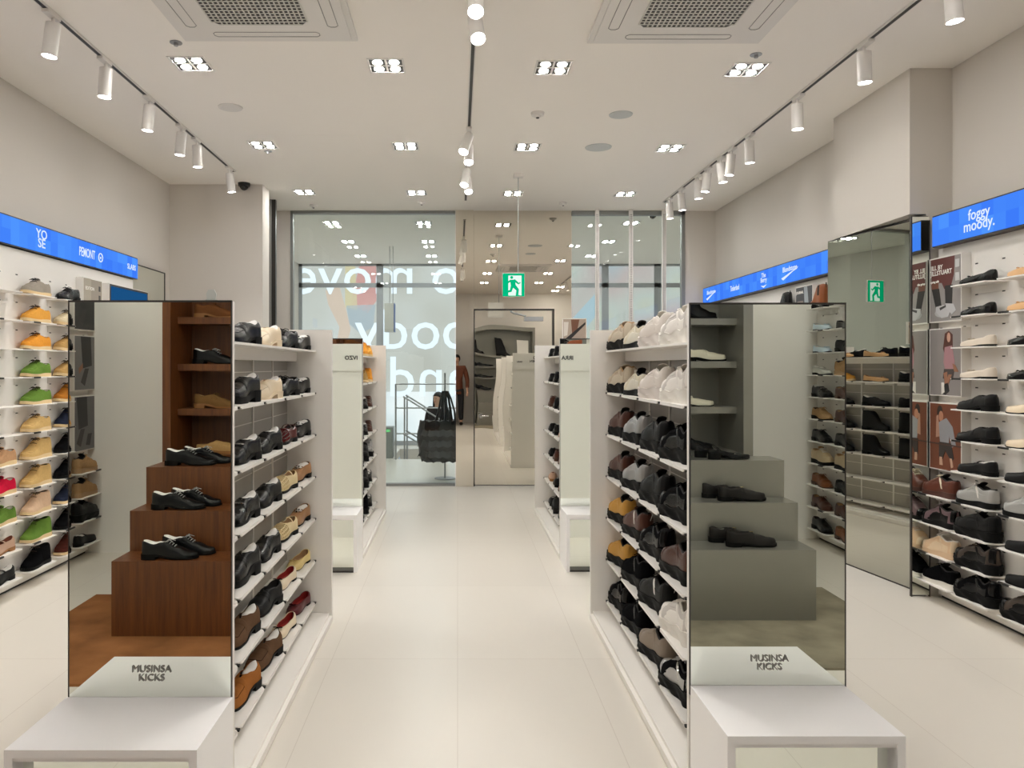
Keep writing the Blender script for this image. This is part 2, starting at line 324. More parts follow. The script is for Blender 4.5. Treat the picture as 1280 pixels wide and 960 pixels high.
# ------------------------------------------------------------------ shoes
def interp(pts, u):
    if u <= pts[0][0]: return pts[0][1]
    for (a, va), (b, vb) in zip(pts, pts[1:]):
        if u <= b:
            t = (u-a)/(b-a); t = t*t*(3-2*t); return va+(vb-va)*t
    return pts[-1][1]
class Shoe:
    D = dict(L=.275, wb=.045, wh=.032, toe='round', ts=.009, hh=.018, hc=.062, hs=.047, ut=.45, hv=.06, ht=.034, of=.74, px=.75, pz=.8, flatsole=False, groove=0, wav=0, vm=None, u0=.02, wells=.004, lobe=0)
    def __init__(s, **k):
        s.__dict__.update(Shoe.D); s.__dict__.update(k)
        s.us = sorted(set([(1-cos(pi*i/26))/2 for i in range(27)]))
        vm = s.vm if s.vm else (s.hv*.55+s.ht*.45)
        s.tops = [(0, s.hc*.97), (.05, s.hc), (.24, s.hs), (s.ut*.82, s.hs+(s.hv-s.hs)*.55), (s.ut, s.hv), ((s.ut+.86)/2, vm), (.87, s.ht), (.96, s.ht*.8), (1, s.ht*.45)]
        s.parts = []
    def W(s, u):
        wh, wb = s.wh, s.wb
        if u < .13: return wh*sqrt(max(0, 1-((.13-u)/.13)**2))
        base = interp([(.13, wh), (.34, wh*.97), (.68, wb), (.8, wb*.97)], u)
        if u > .76:
            t = (u-.76)/.24
            f = {'round': sqrt(max(0, 1-t**2.3)), 'square': max(0, 1-t**4)**.5, 'almond': max(0, 1-t**1.7)**.62, 'pointed': max(0, 1-t**1.35)**.8}[s.toe]
            return base*f
        return base
    def cx(s, u): return .006*sin(pi*min(1, max(0, (u-.2)/.8)))-.004*max(0, u-.6)/.4
    def zs(s, u):
        r = s.hh*(1-interp([(.26, 0), (.62, 1)], u))
        sp = .007*max(0, (u-.8)/.2)**2
        return s.ts+r+sp+(s.wav*sin(u*21) if s.wav else 0)
    def zt(s, u): return s.zs(u)+interp(s.tops, u)
    def o(s, u):
        if u <= s.u0 or u >= s.ut: return 0.
        c = (s.u0+s.ut)/2; h = (s.ut-s.u0)/2
        return s.of*min(s.W(u), s.wh*1.05)*sqrt(max(0, 1-(abs(u-c)/h)**2.4))
    def y(s, u): return (u-.5)*s.L
    def surf(s, u, q):
        u = min(max(u, 0), 1); sg = -1 if q < 0 else 1; th = (1-min(1, abs(q)))*pi/2
        W, o = s.W(u), s.o(u); z0 = s.zs(u)-.003; z1 = s.zt(u)
        x = o+(W-o)*max(0, cos(th))**s.px; z = z0+(z1-z0)*max(0, sin(th))**s.pz
        return Vector((sg*x+s.cx(u), s.y(u), z))
    def nrm(s, u, q):
        e = .012
        a = s.surf(u+e, q)-s.surf(u-e, q); q2 = q if abs(q) > e else (e if q >= 0 else -e)
        b = s.surf(u, q2+e)-s.surf(u, q2-e)
        n = a.cross(b)
        if n.length < 1e-9: return Vector((0, 0, 1))
        n.normalize()
        ref = s.surf(u, q)-Vector((s.cx(u), s.y(u)*.85, s.zs(u)+.01))
        return n if n.dot(ref) >= 0 else -n
    def upper(s):
        K = 7; mb = MB()
        for sg in (-1, 1):
            mb.grid([[s.surf(u, sg*(1-k/K)) if k < K else s.surf(u, sg*1e-6) for k in range(K+1)] for u in s.us])
        return mb
    def lining(s):
        mb = MB(); rows = []
        for u in s.us:
            o = s.o(u)
            if u < s.u0*.5 or u > s.ut+.03: continue
            z1 = s.zt(u)-.0005; zi = s.zs(u)+.012; c = s.cx(u); yy = s.y(u)
            ii = max(o, .0001)
            row = [(-o, z1), (-ii*.97, zi+(z1-zi)*.5), (-ii*.9, zi), (0, zi-.002), (ii*.9, zi), (ii*.97, zi+(z1-zi)*.5), (o, z1)]
            rows.append([(x+c, yy, z) for x, z in row])
        if len(rows) > 1: mb.grid(rows)
        return mb
    def collar(s, r=.003):
        pts = []
        us = [s.u0+(s.ut-s.u0)*(1-cos(pi*i/16))/2 for i in range(17)]
        for u in us: pts.append((-s.o(u)+s.cx(u), s.y(u), s.zt(u)))
        for u in us[-2:0:-1]: pts.append((s.o(u)+s.cx(u), s.y(u), s.zt(u)))
        return MB().tube(pts, r, 6, closed=True)
    def sole(s):
        mb = MB(); rows = []; us = sorted(set(s.us+[.265, .275, .6]))
        for u in us:
            W = s.W(u); e = s.wells
            W = W+e*(1 if W > .004 else .3)*min(1, W/.01+.2)
            y = s.y(u)*(1+2*e/s.L); zt = s.zs(u); c = s.cx(u)
            if s.flatsole: zb = .008*max(0, (u-.82)/.18)**2+.004*max(0, (.08-u)/.08)
            else:
                zb = 0 if u < .27 else s.hh*.85*(1-interp([(.27, 0), (.6, 1)], u))
                zb += .007*max(0, (u-.82)/.18)**2
            n = max(1, s.groove*2)
            side = []
            for i in range(n+1):
                t = i/n; z = zt+(zb-zt)*t
                f = 1.0
                if s.groove: f = (1.0 if i % 2 == 0 else .95)*(1+s.lobe*sin(u*19+.9*i)*(.4+t))-(.10*t*t if s.lobe else 0)
                side.append((W*f if s.groove else W*(1-.04*t), z))
            ring = [(-x+c, y, z) for x, z in side]+[(x+c, y, z) for x, z in reversed(side)]
            ring.append(ring[0]); rows.append(ring)
        mb.grid(rows, smooth=True)
        return mb
    def band(s, ua, ub, qa, qb, off=.0018, nu=6, nq=10, edge=True):
        mb = MB(); rows = []
        for i in range(nu+1):
            r = []
            for j in range(nq+1):
                fu = i/nu; q = qa(fu)+(qb(fu)-qa(fu))*j/nq if callable(qa) else qa+(qb-qa)*j/nq
                fq = j/nq
                a = ua(fq) if callable(ua) else ua; b = ub(fq) if callable(ub) else ub
                u = a+(b-a)*fu
                k = 0 if (edge and (i in (0, nu) or j in (0, nq))) else 1
                r.append(s.surf(u, q)+s.nrm(u, q)*off*(k if k else -.2))
            rows.append(r)
        return mb.grid(rows)
    def line(s, path, r=.0012, off=.0006, mb=None, n=5):
        mb = mb or MB()
        return mb.tube([s.surf(u, q)+s.nrm(u, q)*off for u, q in path], r, n)
    def bridge(s, u, q, rise=.004, wid=.012, th=.002, u2=None, mb=None):
        # a strap that crosses the opening in the air
        mb = mb or MB(); u2 = u if u2 is None else u2
        a = s.surf(u, -q); b = s.surf(u2, q); rows = []
        zc = max(s.zt(u), s.zt(u2))
        for yy in (-wid/2, wid/2):
            r = []
            for i in range(11):
                t = i/10; p = a.lerp(b, t)
                h = (zc-(a.z+b.z)/2+rise)*sin(pi*t)**.6
                w = Vector((p.x*1.04, p.y+yy, p.z+h+.001)); r.append(w)
            rows.append(r)
        rows2 = [[p-Vector((0, 0, th)) for p in r] for r in rows]
        mb.grid([rows[0], rows[1], rows2[1], rows2[0], rows[0]])
        return mb
    def laces(s, u0, u1, n, q=.3, r=.0016, bow=True):
        mb = MB()
        for i in range(n):
            u = u0+(u1-u0)*i/max(1, n-1)
            mb.tube([s.surf(u-.004, -q)+Vector((0, 0, .001)), s.surf(u, -q*.5)+s.nrm(u, -q*.5)*.003, s.surf(u+.004, 0.02)+Vector((0, 0, .004)), s.surf(u, q*.5)+s.nrm(u, q*.5)*.003, s.surf(u-.004, q)+Vector((0, 0, .001))], r, 5)
        if bow:
            c = s.surf(u0, 0.01)+Vector((0, 0, .005))
            for sg in (-1, 1):
                mb.tube([c, c+Vector((sg*.012, .004, .006)), c+Vector((sg*.026, .002, .002)), c+Vector((sg*.028, -.006, -.003)), c+Vector((sg*.014, -.002, 0)), c], r, 5)
                mb.tube([c, c+Vector((sg*.010, .014, .002)), c+Vector((sg*.02, .03, -.006))], r, 5)
            mb.sphere(c, r*1.8, 6, 5)
        return mb
    def form(s):
        # pale display insert that fills the heel of the shoe
        rows = []; ua, ub = .035, s.ut*.88
        for i in range(11):
            u = ua+(ub-ua)*i/10; f = max(.02, 1-((i-3.4)/6.8)**2)**.5; o = s.o(u)*.97*max(.35, f)
            zc = s.zt(u)-.010; r = []
            for j in range(9):
                t = pi*j/8; r.append((-cos(t)*o+s.cx(u), s.y(u), zc+sin(t)**.7*.02*f))
            rows.append(r)
        return MB().grid(rows)
    def apron(s, q=.42, u0=None, u1=.88, r=.0014):
        u0 = s.ut*.95 if u0 is None else u0; path = []
        for i in range(9): path.append((u0+(u1-.08-u0)*i/8, -q))
        for i in range(1, 10):
            t = pi*i/10; path.append((u1-.08+.08*sin(t), -q*cos(t)))
        for i in range(9): path.append((u1-.08-(u1-.08-u0)*i/8, q))
        return s.line(path, r, .0004)
    def tongue(s, u0, lift=.02, wid=.018):
        rows = []
        for i in range(5):
            t = i/4; u = s.ut+.03-(.03+s.ut-u0)*t
            p = s.surf(min(u, .999), 0.001) if u >= s.ut else Vector((s.cx(s.ut), s.y(u), s.zt(s.ut)))
            z = s.zt(s.ut)+lift*t*t-.001
            rows.append([(x*wid+s.cx(s.ut), s.y(u), z-abs(x)**2*.006) for x in (-1, -.6, 0, .6, 1)])
        rows2 = [[(x, y-.004, z-.003) for x, y, z in r] for r in reversed(rows)]
        return MB().grid(rows+rows2)
PROTO = {}
def proto(kind):
    if kind in PROTO: return PROTO[kind]
    parts = []
    def add(n, mb, role): 
        me = mb.mesh(n, [None]); parts.append((n, me, role, mb))
    def core(s, collar=.0016, crole='upper'):
        add('sole', s.sole(), 'sole'); add('upper', s.upper(), 'upper'); add('lining', s.lining(), 'lining')
        if collar: add('collar', s.collar(collar), crole)
    if kind in ('loafer', 'platform_loafer', 'penny_loafer', 'loafer_plain'):
        s = Shoe(toe='round', ts=.026 if kind == 'platform_loafer' else .009, hh=.022, hc=.06, hs=.046, ut=.45, hv=.064, ht=.037, wb=.046)
        core(s); add('stitching', s.apron(.45, .5), 'trim')
        add('strap', s.band(.49, .585, -.8, .8, .0026), 'upper')
        if kind != 'loafer_plain': add('insert', s.form(), 'insert')
        if kind == 'loafer': add('buckle', s.line([(.53, -.3), (.545, -.15), (.545, .15), (.53, .3)], .0028, .004), 'metal')
        add('heel_counter', s.band(.0, .17, -1, -.45, .0012).add(*(lambda m: (m.v, m.f, 0, True))(s.band(.0, .17, .45, 1, .0012))), 'upper')
    elif kind == 'derby':
        s = Shoe(toe='almond', ts=.009, hh=.02, hc=.06, hs=.046, ut=.46, hv=.07, ht=.034, wb=.044)
        core(s); add('facing', s.band(.4, .6, -.62, -.13, .002), 'upper'); add('facing', s.band(.4, .6, .13, .62, .002), 'upper')
        add('laces', s.laces(.47, .59, 4, .26), 'laces'); add('stitching', s.line([(.78, -.9), (.76, -.5), (.755, 0.01), (.76, .5), (.78, .9)], .0012), 'trim')
    elif kind == 'formal':
        s = Shoe(toe='almond', L=.29, ts=.008, hh=.022, hc=.062, hs=.048, ut=.45, hv=.072, ht=.032, wb=.043)
        core(s); add('facing', s.band(.4, .6, -.55, -.13, .002), 'upper'); add('facing', s.band(.4, .6, .13, .55, .002), 'upper')
        add('laces', s.laces(.46, .59, 4, .24, .002), 'laces'); add('insert', s.form(), 'insert')
    elif kind in ('wallabee', 'wallabee_boot', 'desert_boot'):
        b = kind != 'wallabee'
        s = Shoe(toe='round', L=.28, ts=.018, hh=.006, hc=.098 if b else .062, hs=.094 if b else .052, ut=.47 if b else .48, hv=.1 if b else .08, ht=.034 if kind == 'desert_boot' else .036, wb=.047, wh=.034, flatsole=True, of=.62 if b else .72, vm=.058 if b else None, wells=.003)
        core(s, .002)
        if kind == 'desert_boot':
            add('quarter', s.band(lambda f: .3, lambda f: .62-.25*f, -.02, -.97, .0016), 'upper'); add('quarter', s.band(lambda f: .3, lambda f: .62-.25*f, .02, .97, .0016), 'upper')
            add('laces', s.laces(.5, .56, 2, .2, .0018), 'laces')
        else:
            add('stitching', s.apron(.52, .45, .93, .0024), 'upper')
            add('facing', s.band(.38, .62, -.75, -.2, .0022), 'upper'); add('facing', s.band(.38, .62, .2, .75, .0022), 'upper')
            add('laces', s.laces(.5, .57, 2, .3, .002), 'laces'); add('tongue', s.tongue(.4, .012, .016), 'upper')
    elif kind in ('ankle_boot', 'tall_boot', 'lace_boot'):
        h = {'ankle_boot': .15, 'tall_boot': .27, 'lace_boot': .12}[kind]
        s = Shoe(toe='almond' if kind != 'lace_boot' else 'round', ts=.012, hh=.022, hc=h, hs=h*.97, ut=.46, hv=h*.98, ht=.036, wb=.044, wh=.034, of=.8, px=.6, pz=1.0, vm=.062, u0=.01)
        core(s, .002)
        if kind == 'lace_boot': add('laces', s.laces(.5, .6, 5, .22, .0018), 'laces')
        else: add('elastic', s.band(.16, .32, -.7, -.06, .001), 'trim'); add('pull_tab', MB().tube([(0, s.y(0), s.zt(0)-.02), (0, s.y(0)-.006, s.zt(0)+.012), (0, s.y(0)+.002, s.zt(0)+.016), (0, s.y(0)+.004, s.zt(0)-.01)], .003, 6), 'trim')
    elif kind in ('sneaker', 'chunky_sneaker', 'chunky_shoe', 'retro_sneaker', 'hook_sneaker'):
        ch = kind in ('chunky_sneaker', 'chunky_shoe', 'hook_sneaker')
        s = Shoe(toe='round', L=.295 if ch else .28, ts=.044 if ch else .024, hh=.01, hc=.082 if ch else .072, hs=.062, ut=.5, hv=.088, ht=.045, wb=.05 if ch else .046, wh=.038 if ch else .034, flatsole=True, groove=3 if ch else 1, wav=.0045 if kind == 'chunky_sneaker' else .002 if ch else 0, px=.6, of=.66, wells=.007 if ch else .004, vm=.07, lobe=.07 if ch else 0)
        core(s, .005, 'lining')
        add('tongue', s.tongue(.36, .024, .02), 'lining' if kind != 'chunky_sneaker' else 'overlay')
        if kind != 'chunky_shoe':
            add('laces', s.laces(.5, .66, 5, .22, .0022), 'laces')
        add('toe_cap', s.band(.84, .985, -1, 1, .0018), 'overlay')
        add('heel_tab', s.band(.003, .09, -.95, -.05, .0024).add(*(lambda m: (m.v, m.f, 0, True))(s.band(.003, .09, .05, .95, .0024))), 'overlay')
        for sg in (-1, 1):
            add('side_panel', s.band(lambda f: .1, lambda f: .78-.18*f, sg*1, sg*.6, .0018), 'overlay')
            add('stripe', s.band(lambda f: .3+.12*f, lambda f: .36+.12*f, sg*.95, sg*.12, .003), 'accent')
            add('facing', s.band(.44, .68, sg*.5, sg*.16, .0022), 'upper')
        if kind == 'hook_sneaker':
            add('pull_loop', MB().tube([(.012, s.y(0)+.004, s.zt(0)-.03), (.016, s.y(0)-.014, s.zt(0)+.0), (.012, s.y(0)-.012, s.zt(0)+.03), (.004, s.y(0)+.004, s.zt(0)+.02)], .002, 6), 'accent')
    elif kind in ('ballet_flat', 'pump'):
        s = Shoe(toe='almond', L=.255, wb=.039, wh=.029, ts=.004, hh=.007 if kind == 'ballet_flat' else .03, hc=.05, hs=.034, ut=.72, hv=.036, ht=.028, of=.86, px=.6, wells=.001, vm=.034)
        core(s, .0018)
        c = s.surf(.735, 0.01)+Vector((0, 0, .003)); mb = MB()
        for sg in (-1, 1): mb.tube([c, c+Vector((sg*.012, .005, .005)), c+Vector((sg*.022, 0, .002)), c+Vector((sg*.013, -.005, 0)), c], .0022, 5); mb.tube([c, c+Vector((sg*.008, .012, -.001)), c+Vector((sg*.013, .02, -.006))], .0015, 5)
        mb.sphere(c, .003, 6, 5); add('bow', mb, 'trim')
    elif kind in ('mary_jane', 'strap_flat'):
        s = Shoe(toe='round', L=.26, wb=.041, wh=.03, ts=.012 if kind == 'mary_jane' else .006, hh=.012, hc=.054, hs=.04, ut=.62, hv=.044, ht=.032, of=.82, px=.65, wells=.002)
        core(s, .0018); add('strap', s.bridge(.42, .12, .012, .014), 'upper')
        p = s.surf(.42, .3); add('buckle', MB().tube([p+Vector((.002, -.008, -.006)), p+Vector((.003, .008, -.006)), p+Vector((0, .008, .006)), p+Vector((0, -.008, .006))], .0014, 5, closed=True), 'metal')
        add('insert', s.form(), 'insert')
    elif kind == 'insert_flat':
        s = Shoe(toe='round', L=.25, wb=.041, wh=.031, ts=.008, hh=.018, hc=.056, hs=.044, ut=.6, hv=.05, ht=.034, of=.8, px=.65, wells=.002)
        core(s, .0018); mb = s.bridge(.44, .12, .006, .008); s.bridge(.54, .12, .005, .008, mb=mb)
        rows = []
        for i in range(13):
            u = .05+.5*i/12; o = s.o(u)*.93; f = min(1, .35+i/5)
            rows.append([(-cos(pi*j/8)*o+s.cx(u), s.y(u), s.zt(u)-.014+sin(pi*j/8)*.026*f*(1 if i < 12 else .6)) for j in range(9)])
        add('insert', MB().grid(rows), 'insert')
        add('strap', mb, 'upper')
        p = s.surf(.5, .1)
        add('eyelets', MB().sphere((p.x-.02, p.y, p.z+.012), .004, 8, 6).sphere((p.x-.034, p.y+.006, p.z+.012), .004, 8, 6).sphere((p.x-.026, p.y+.024, p.z+.006), .004, 8, 6), 'trim')
    elif kind == 'woven_sandal':
        s = Shoe(toe='round', L=.265, wb=.043, wh=.032, ts=.012, hh=.01, hc=.058, hs=.042, ut=.52, hv=.056, ht=.036, of=.78, px=.65, wells=.003)
        core(s, .002); mb = MB()
        for i in range(7):
            u = .55+.06*i; s.line([(u, q/10) for q in range(-9, 10)], .003, .002, mb)
        for i in range(-3, 4):
            if i: s.line([(.54+.045*k, i*.24) for k in range(9)], .0026, .0026, mb)
        add('woven_bands', mb, 'upper'); add('strap', s.bridge(.3, .1, .022, .01), 'upper')
    elif kind == 'mule':
        s = Shoe(toe='round', L=.27, wb=.046, wh=.033, ts=.02, hh=.006, hc=.03, hs=.03, ut=.48, hv=.06, ht=.04, of=.8, flatsole=True)
        core(s, .002); add('stitching', s.apron(.45, .55), 'trim')
    elif kind == 'buckle_shoe':
        s = Shoe(toe='round', ts=.012, hh=.016, hc=.058, hs=.044, ut=.48, hv=.06, ht=.036, wb=.044)
        core(s); mb = s.band(.5, .56, -.8, .8, .0026); add('strap', mb, 'upper')
        p = s.surf(.53, .35)+s.nrm(.53, .35)*.004
        add('buckle', MB().tube([p+Vector((.004, -.012, -.008)), p+Vector((.004, .012, -.008)), p+Vector((-.006, .012, .006)), p+Vector((-.006, -.012, .006))], .0024, 6, closed=True), 'metal')
    elif kind == 'slingback':
        s = Shoe(toe='pointed', L=.255, wb=.038, wh=.027, ts=.004, hh=.035, hc=.024, hs=.012, ut=.66, hv=.034, ht=.026, of=.9, px=.6, wells=.001)
        core(s, .0018); add('strap', s.band(.66, .76, -.9, .9, .003), 'upper'); mb = MB()
        mb.tube([s.surf(.3, -.1), Vector((-.022, s.y(.08), s.zt(.1)+.03)), Vector((0, s.y(0), s.zt(.1)+.034)), Vector((.022, s.y(.08), s.zt(.1)+.03)), s.surf(.3, .1)], .0024, 6); add('heel_strap', mb, 'upper')
        add('buckle', MB().sphere(s.surf(.7, .01)+Vector((0, 0, .004)), .006, 8, 6, sc=(1.4, 1, .6)), 'metal')
    else: raise ValueError(kind)
    PROTO[kind] = (parts, s.L)
    return PROTO[kind]

def leather(name, rgb, rough=.32): return mat('leather_'+name, rgb, rough, spec=.28 if sum(rgb) < 60 else .4, bump=.06, bscale=260)
def suede(name, rgb): return mat('suede_'+name, rgb, .92, spec=.04 if sum(rgb) < 80 else .12, noise=.12, nscale=60, bump=.25, bscale=700)
RUBBER = mat('black_rubber', (11, 11, 11), .6, spec=.16); CREPE = mat('crepe_rubber', (222, 196, 150), .8, noise=.08)
WHITE_R = mat('white_rubber', (228, 224, 216), .5); BROWN_R = mat('brown_leather_sole', (70, 42, 26), .5); GUM = mat('gum_rubber', (150, 104, 58), .6)
INSERT = mat('white_insert', (232, 230, 226), .55); LIN_D = mat('dark_lining', (30, 28, 27), .7); LIN_T = mat('tan_lining', (176, 140, 100), .7)
LIN_W = mat('white_lining', (222, 218, 210), .7); LIN_R = mat('red_lining', (150, 34, 30), .6)
GOLD = mat('pale_gold', (205, 185, 140), .2, metal=1)
BK = leather('black', (9, 9, 10), .25); BK2 = leather('black_matt', (10, 10, 11), .5); BKP = leather('black_patent', (9, 9, 10), .12)
BKS = suede('black', (15, 15, 17))
ST = {}   # style -> (words, kind, role materials)
def style(key, words, kind, upper, sole=RUBBER, lining=LIN_D, trim=None, overlay=None, accent=None, laces=None, insert=INSERT, metal=M_chrome):
    ST[key] = (words, kind, dict(upper=upper, sole=sole, lining=lining, trim=trim or upper, overlay=overlay or upper, accent=accent or overlay or upper, laces=laces or upper, insert=insert, metal=metal))
style('loafer_bk', 'black leather penny loafer', 'penny_loafer', BK)
style('loafer_bk_plat', 'black platform loafer with white insert', 'platform_loafer', BK)
style('loafer_bk_bit', 'glossy black loafer with metal bar', 'loafer', BKP)
style('loafer_cream', 'cream leather loafer', 'penny_loafer', leather('cream', (232, 214, 184)), sole=mat('cream_sole', (224, 206, 178), .5), lining=LIN_T, trim=leather('cream_dark', (190, 168, 132)))
style('loafer_brown', 'taupe brown suede loafer', 'penny_loafer', suede('taupe', (104, 78, 58)), trim=suede('taupe_dark', (58, 40, 28)))
style('loafer_tan', 'tan suede loafer', 'penny_loafer', suede('cognac', (164, 104, 52)), trim=suede('cognac_dark', (90, 54, 26)))
style('loafer_bk_plain', 'plain black leather loafer', 'loafer_plain', BK2)
style('derby_bk', 'black leather lace-up shoe', 'derby', BK, laces=mat('black_lace', (22, 22, 22), .8))
style('formal_bk', 'black polished lace-up dress shoe', 'formal', leather('black_polished', (10, 10, 11), .2), lining=LIN_W, laces=mat('grey_lace', (170, 170, 168), .7))
style('flat_bk_ins', 'black flat with white insert', 'insert_flat', BK, trim=BK)
style('flat_tan_ins', 'tan flat with white insert', 'insert_flat', leather('camel', (168, 122, 78)), trim=BK)
style('woven_ox', 'oxblood woven leather shoe', 'woven_sandal', leather('oxblood_gloss', (84, 20, 22), .2))
style('woven_cream', 'cream woven sandal', 'woven_sandal', leather('straw', (226, 206, 160), .5), sole=RUBBER, lining=LIN_T)
style('ballet_cream_red', 'cream ballet flat with red lining', 'ballet_flat', leather('ivory', (232, 214, 186), .4), lining=LIN_R, sole=RUBBER, trim=BK)
style('ballet_yellow', 'pale yellow ballet flat', 'ballet_flat', leather('butter', (230, 206, 140), .4), lining=LIN_T, trim=leather('butter', (230, 206, 140), .4))
style('ballet_burg', 'burgundy ballet flat with red lining', 'ballet_flat', leather('burgundy', (92, 24, 32), .3), lining=LIN_R)
style('ballet_bk', 'glossy black bow ballet flat', 'ballet_flat', BKP)
style('ballet_bone', 'bone white bow ballet flat', 'ballet_flat', leather('bone', (214, 202, 186), .4), lining=LIN_T)
style('ballet_tan', 'pale tan ballet flat', 'ballet_flat', leather('nude', (214, 170, 120), .4), lining=LIN_T)
style('ballet_ivory', 'ivory flat with black trim', 'strap_flat', leather('ivory', (232, 214, 186), .4), lining=LIN_D, metal=M_black)
style('flat_blue', 'pale blue flat', 'ballet_flat', leather('pale_blue', (186, 204, 214), .45), lining=LIN_W)
style('mj_grey', 'pale grey strap flat', 'strap_flat', leather('pale_grey', (190, 190, 182), .45), lining=LIN_W)
style('mj_bk', 'black strap shoe', 'mary_jane', BK2)
style('mj_beige', 'beige strap shoe', 'mary_jane', leather('beige', (200, 164, 140), .5), lining=suede('inner_brown', (110, 60, 44)), insert=suede('inner_brown', (110, 60, 44)), sole=GUM)
style('wal_grey', 'grey suede moccasin shoe', 'wallabee', suede('grey', (158, 150, 138)), CREPE, LIN_W, laces=mat('black_lace', (22, 22, 22), .8))
for k, wd, c in (('mustard', 'mustard yellow suede', (218, 158, 70)), ('orange', 'amber suede', (224, 152, 58)), ('green', 'green suede', (104, 138, 58)), ('sand', 'sand suede', (206, 172, 112)), ('cream', 'cream suede', (214, 200, 168)), ('camel', 'tan suede', (184, 148, 92)), ('pinkbeige', 'pale beige suede', (214, 182, 152)), ('red', 'bright red', (204, 24, 60)), ('navy', 'navy suede', (34, 40, 58)), ('black', 'black suede', (15, 15, 17)), ('ox', 'oxblood', (74, 34, 26)), ('tanp', 'beige suede', (194, 152, 114)), ('amber', 'amber brown', (176, 112, 42))):
    sd = suede('w_'+k, c); sl = CREPE if k not in ('black',) else RUBBER
    lc = mat('dark_lace', (54, 40, 26), .8)
    style('wal_'+k, wd+' moccasin shoe', 'wallabee', sd, sl, LIN_W, laces=lc)
    style('walb_'+k, wd+' moccasin boot', 'wallabee_boot', sd, sl, LIN_D, laces=lc)
    style('des_'+k, wd+' desert boot', 'desert_boot', sd, sl, LIN_D, laces=lc)
W1 = leather('white', (238, 234, 228), .45); W2 = mat('white_mesh', (204, 199, 194), .8, noise=.05)
style('ch_white', 'white chunky trainer', 'chunky_sneaker', W2, WHITE_R, LIN_W, overlay=W1, laces=W1)
style('ch_off', 'off-white plain chunky trainer', 'chunky_shoe', leather('offwhite', (220, 212, 204), .6), mat('offwhite_rubber', (216, 208, 202), .5), LIN_W)
style('sn_cream', 'cream trainer with black sole', 'sneaker', leather('cream2', (220, 210, 184), .5), RUBBER, LIN_D, overlay=leather('offwhite2', (226, 220, 204), .5), laces=W1)
style('ch_beige', 'beige chunky trainer with black sole', 'chunky_sneaker', leather('greige', (180, 164, 142), .6), RUBBER, LIN_T, overlay=leather('stone', (200, 188, 168), .6))
style('ch_bk', 'black chunky trainer', 'chunky_sneaker', BKS, RUBBER, LIN_D, overlay=BK)
style('cs_bk', 'black thick-soled shoe', 'chunky_shoe', BK2, RUBBER, LIN_D)
style('hk_silver', 'silver and black trainer', 'hook_sneaker', mat('silver_leather', (176, 176, 176), .3, metal=.6), RUBBER, LIN_D, accent=mat('silver_leather', (176, 176, 176), .3, metal=.6), laces=M_grey)
style('ch_brown', 'brown chunky shoe with dark sole', 'chunky_shoe', leather('dark_brown', (70, 34, 22), .3), RUBBER, LIN_D)
style('hk_brown', 'brown trainer with heel loop', 'hook_sneaker', leather('red_brown', (78, 42, 30), .4), RUBBER, LIN_D, accent=LIN_W, overlay=leather('red_brown', (78, 42, 30), .4))
style('ch_yellow', 'yellow and black chunky shoe', 'chunky_shoe', leather('ochre', (196, 146, 62), .5), RUBBER, LIN_D)
style('hk_bk', 'black trainer with white loop', 'hook_sneaker', BK2, RUBBER, LIN_D, accent=INSERT, overlay=BK2)
style('hk_bk2', 'black high-back trainer with black loop', 'hook_sneaker', BKS, RUBBER, LIN_D, accent=BK)
style('ch_taupe', 'taupe and black trainer', 'chunky_shoe', leather('taupe2', (140, 126, 112), .5), RUBBER, LIN_D)
style('hk_sil2', 'black trainer with silver laces', 'hook_sneaker', BKS, RUBBER, LIN_D, accent=M_chrome, laces=mat('silver_lace', (200, 200, 200), .4, metal=.5), overlay=mat('silver_leather', (176, 176, 176), .3, metal=.6))
style('sn_silver', 'silver strap trainer', 'sneaker', mat('silver_leather2', (188, 188, 186), .3, metal=.5), RUBBER, LIN_D, accent=W1, laces=W1)
style('sn_browncream', 'brown and cream trainer', 'retro_sneaker', leather('chestnut', (94, 48, 34), .4), mat('brown_sole', (74, 38, 28), .5), LIN_D, overlay=leather('chestnut', (94, 48, 34), .4), accent=leather('cream2', (220, 210, 184), .5), laces=leather('cream2', (220, 210, 184), .5))
style('sn_mauve', 'black and mauve trainer', 'retro_sneaker', mat('mauve', (104, 80, 84), .5), RUBBER, LIN_D, overlay=BK)
style('sn_beige', 'beige trainer', 'retro_sneaker', leather('peach', (220, 188, 152), .5), mat('peach_sole', (214, 184, 150), .5), LIN_W, overlay=leather('peach2', (226, 202, 170), .5), laces=W1)
style('sn_bkwhite', 'black trainer with white sole edge', 'retro_sneaker', BKS, WHITE_R, LIN_D)
style('ch_bkbrown', 'black and brown chunky trainer', 'chunky_sneaker', leather('umber', (62, 50, 42), .5), RUBBER, LIN_D, overlay=BK)
style('sn_tan', 'tan trainer', 'retro_sneaker', suede('fawn', (176, 142, 102)), mat('fawn_sole', (170, 138, 100), .6), LIN_D)
style('des_ltan', 'tan suede lace-up shoe', 'derby', suede('fawn', (176, 142, 102)), RUBBER, LIN_D)
style('der_brown', 'chestnut leather lace-up shoe', 'derby', leather('chestnut2', (128, 72, 32), .35), BROWN_R, LIN_T)
style('der_dbrown', 'dark brown leather lace-up shoe', 'derby', leather('dbrown', (76, 40, 26), .35), BROWN_R, LIN_T)
style('sn_sand', 'sand coloured lace-up trainer', 'retro_sneaker', leather('sand2', (206, 184, 148), .5), RUBBER, LIN_T, laces=W1)
style('woven_bk', 'black studded flat', 'loafer', BK, metal=M_chrome)
style('boot_brown', 'brown lace-up boot', 'lace_boot', leather('russet', (140, 70, 32), .35), BROWN_R, LIN_D, laces=BROWN_R)
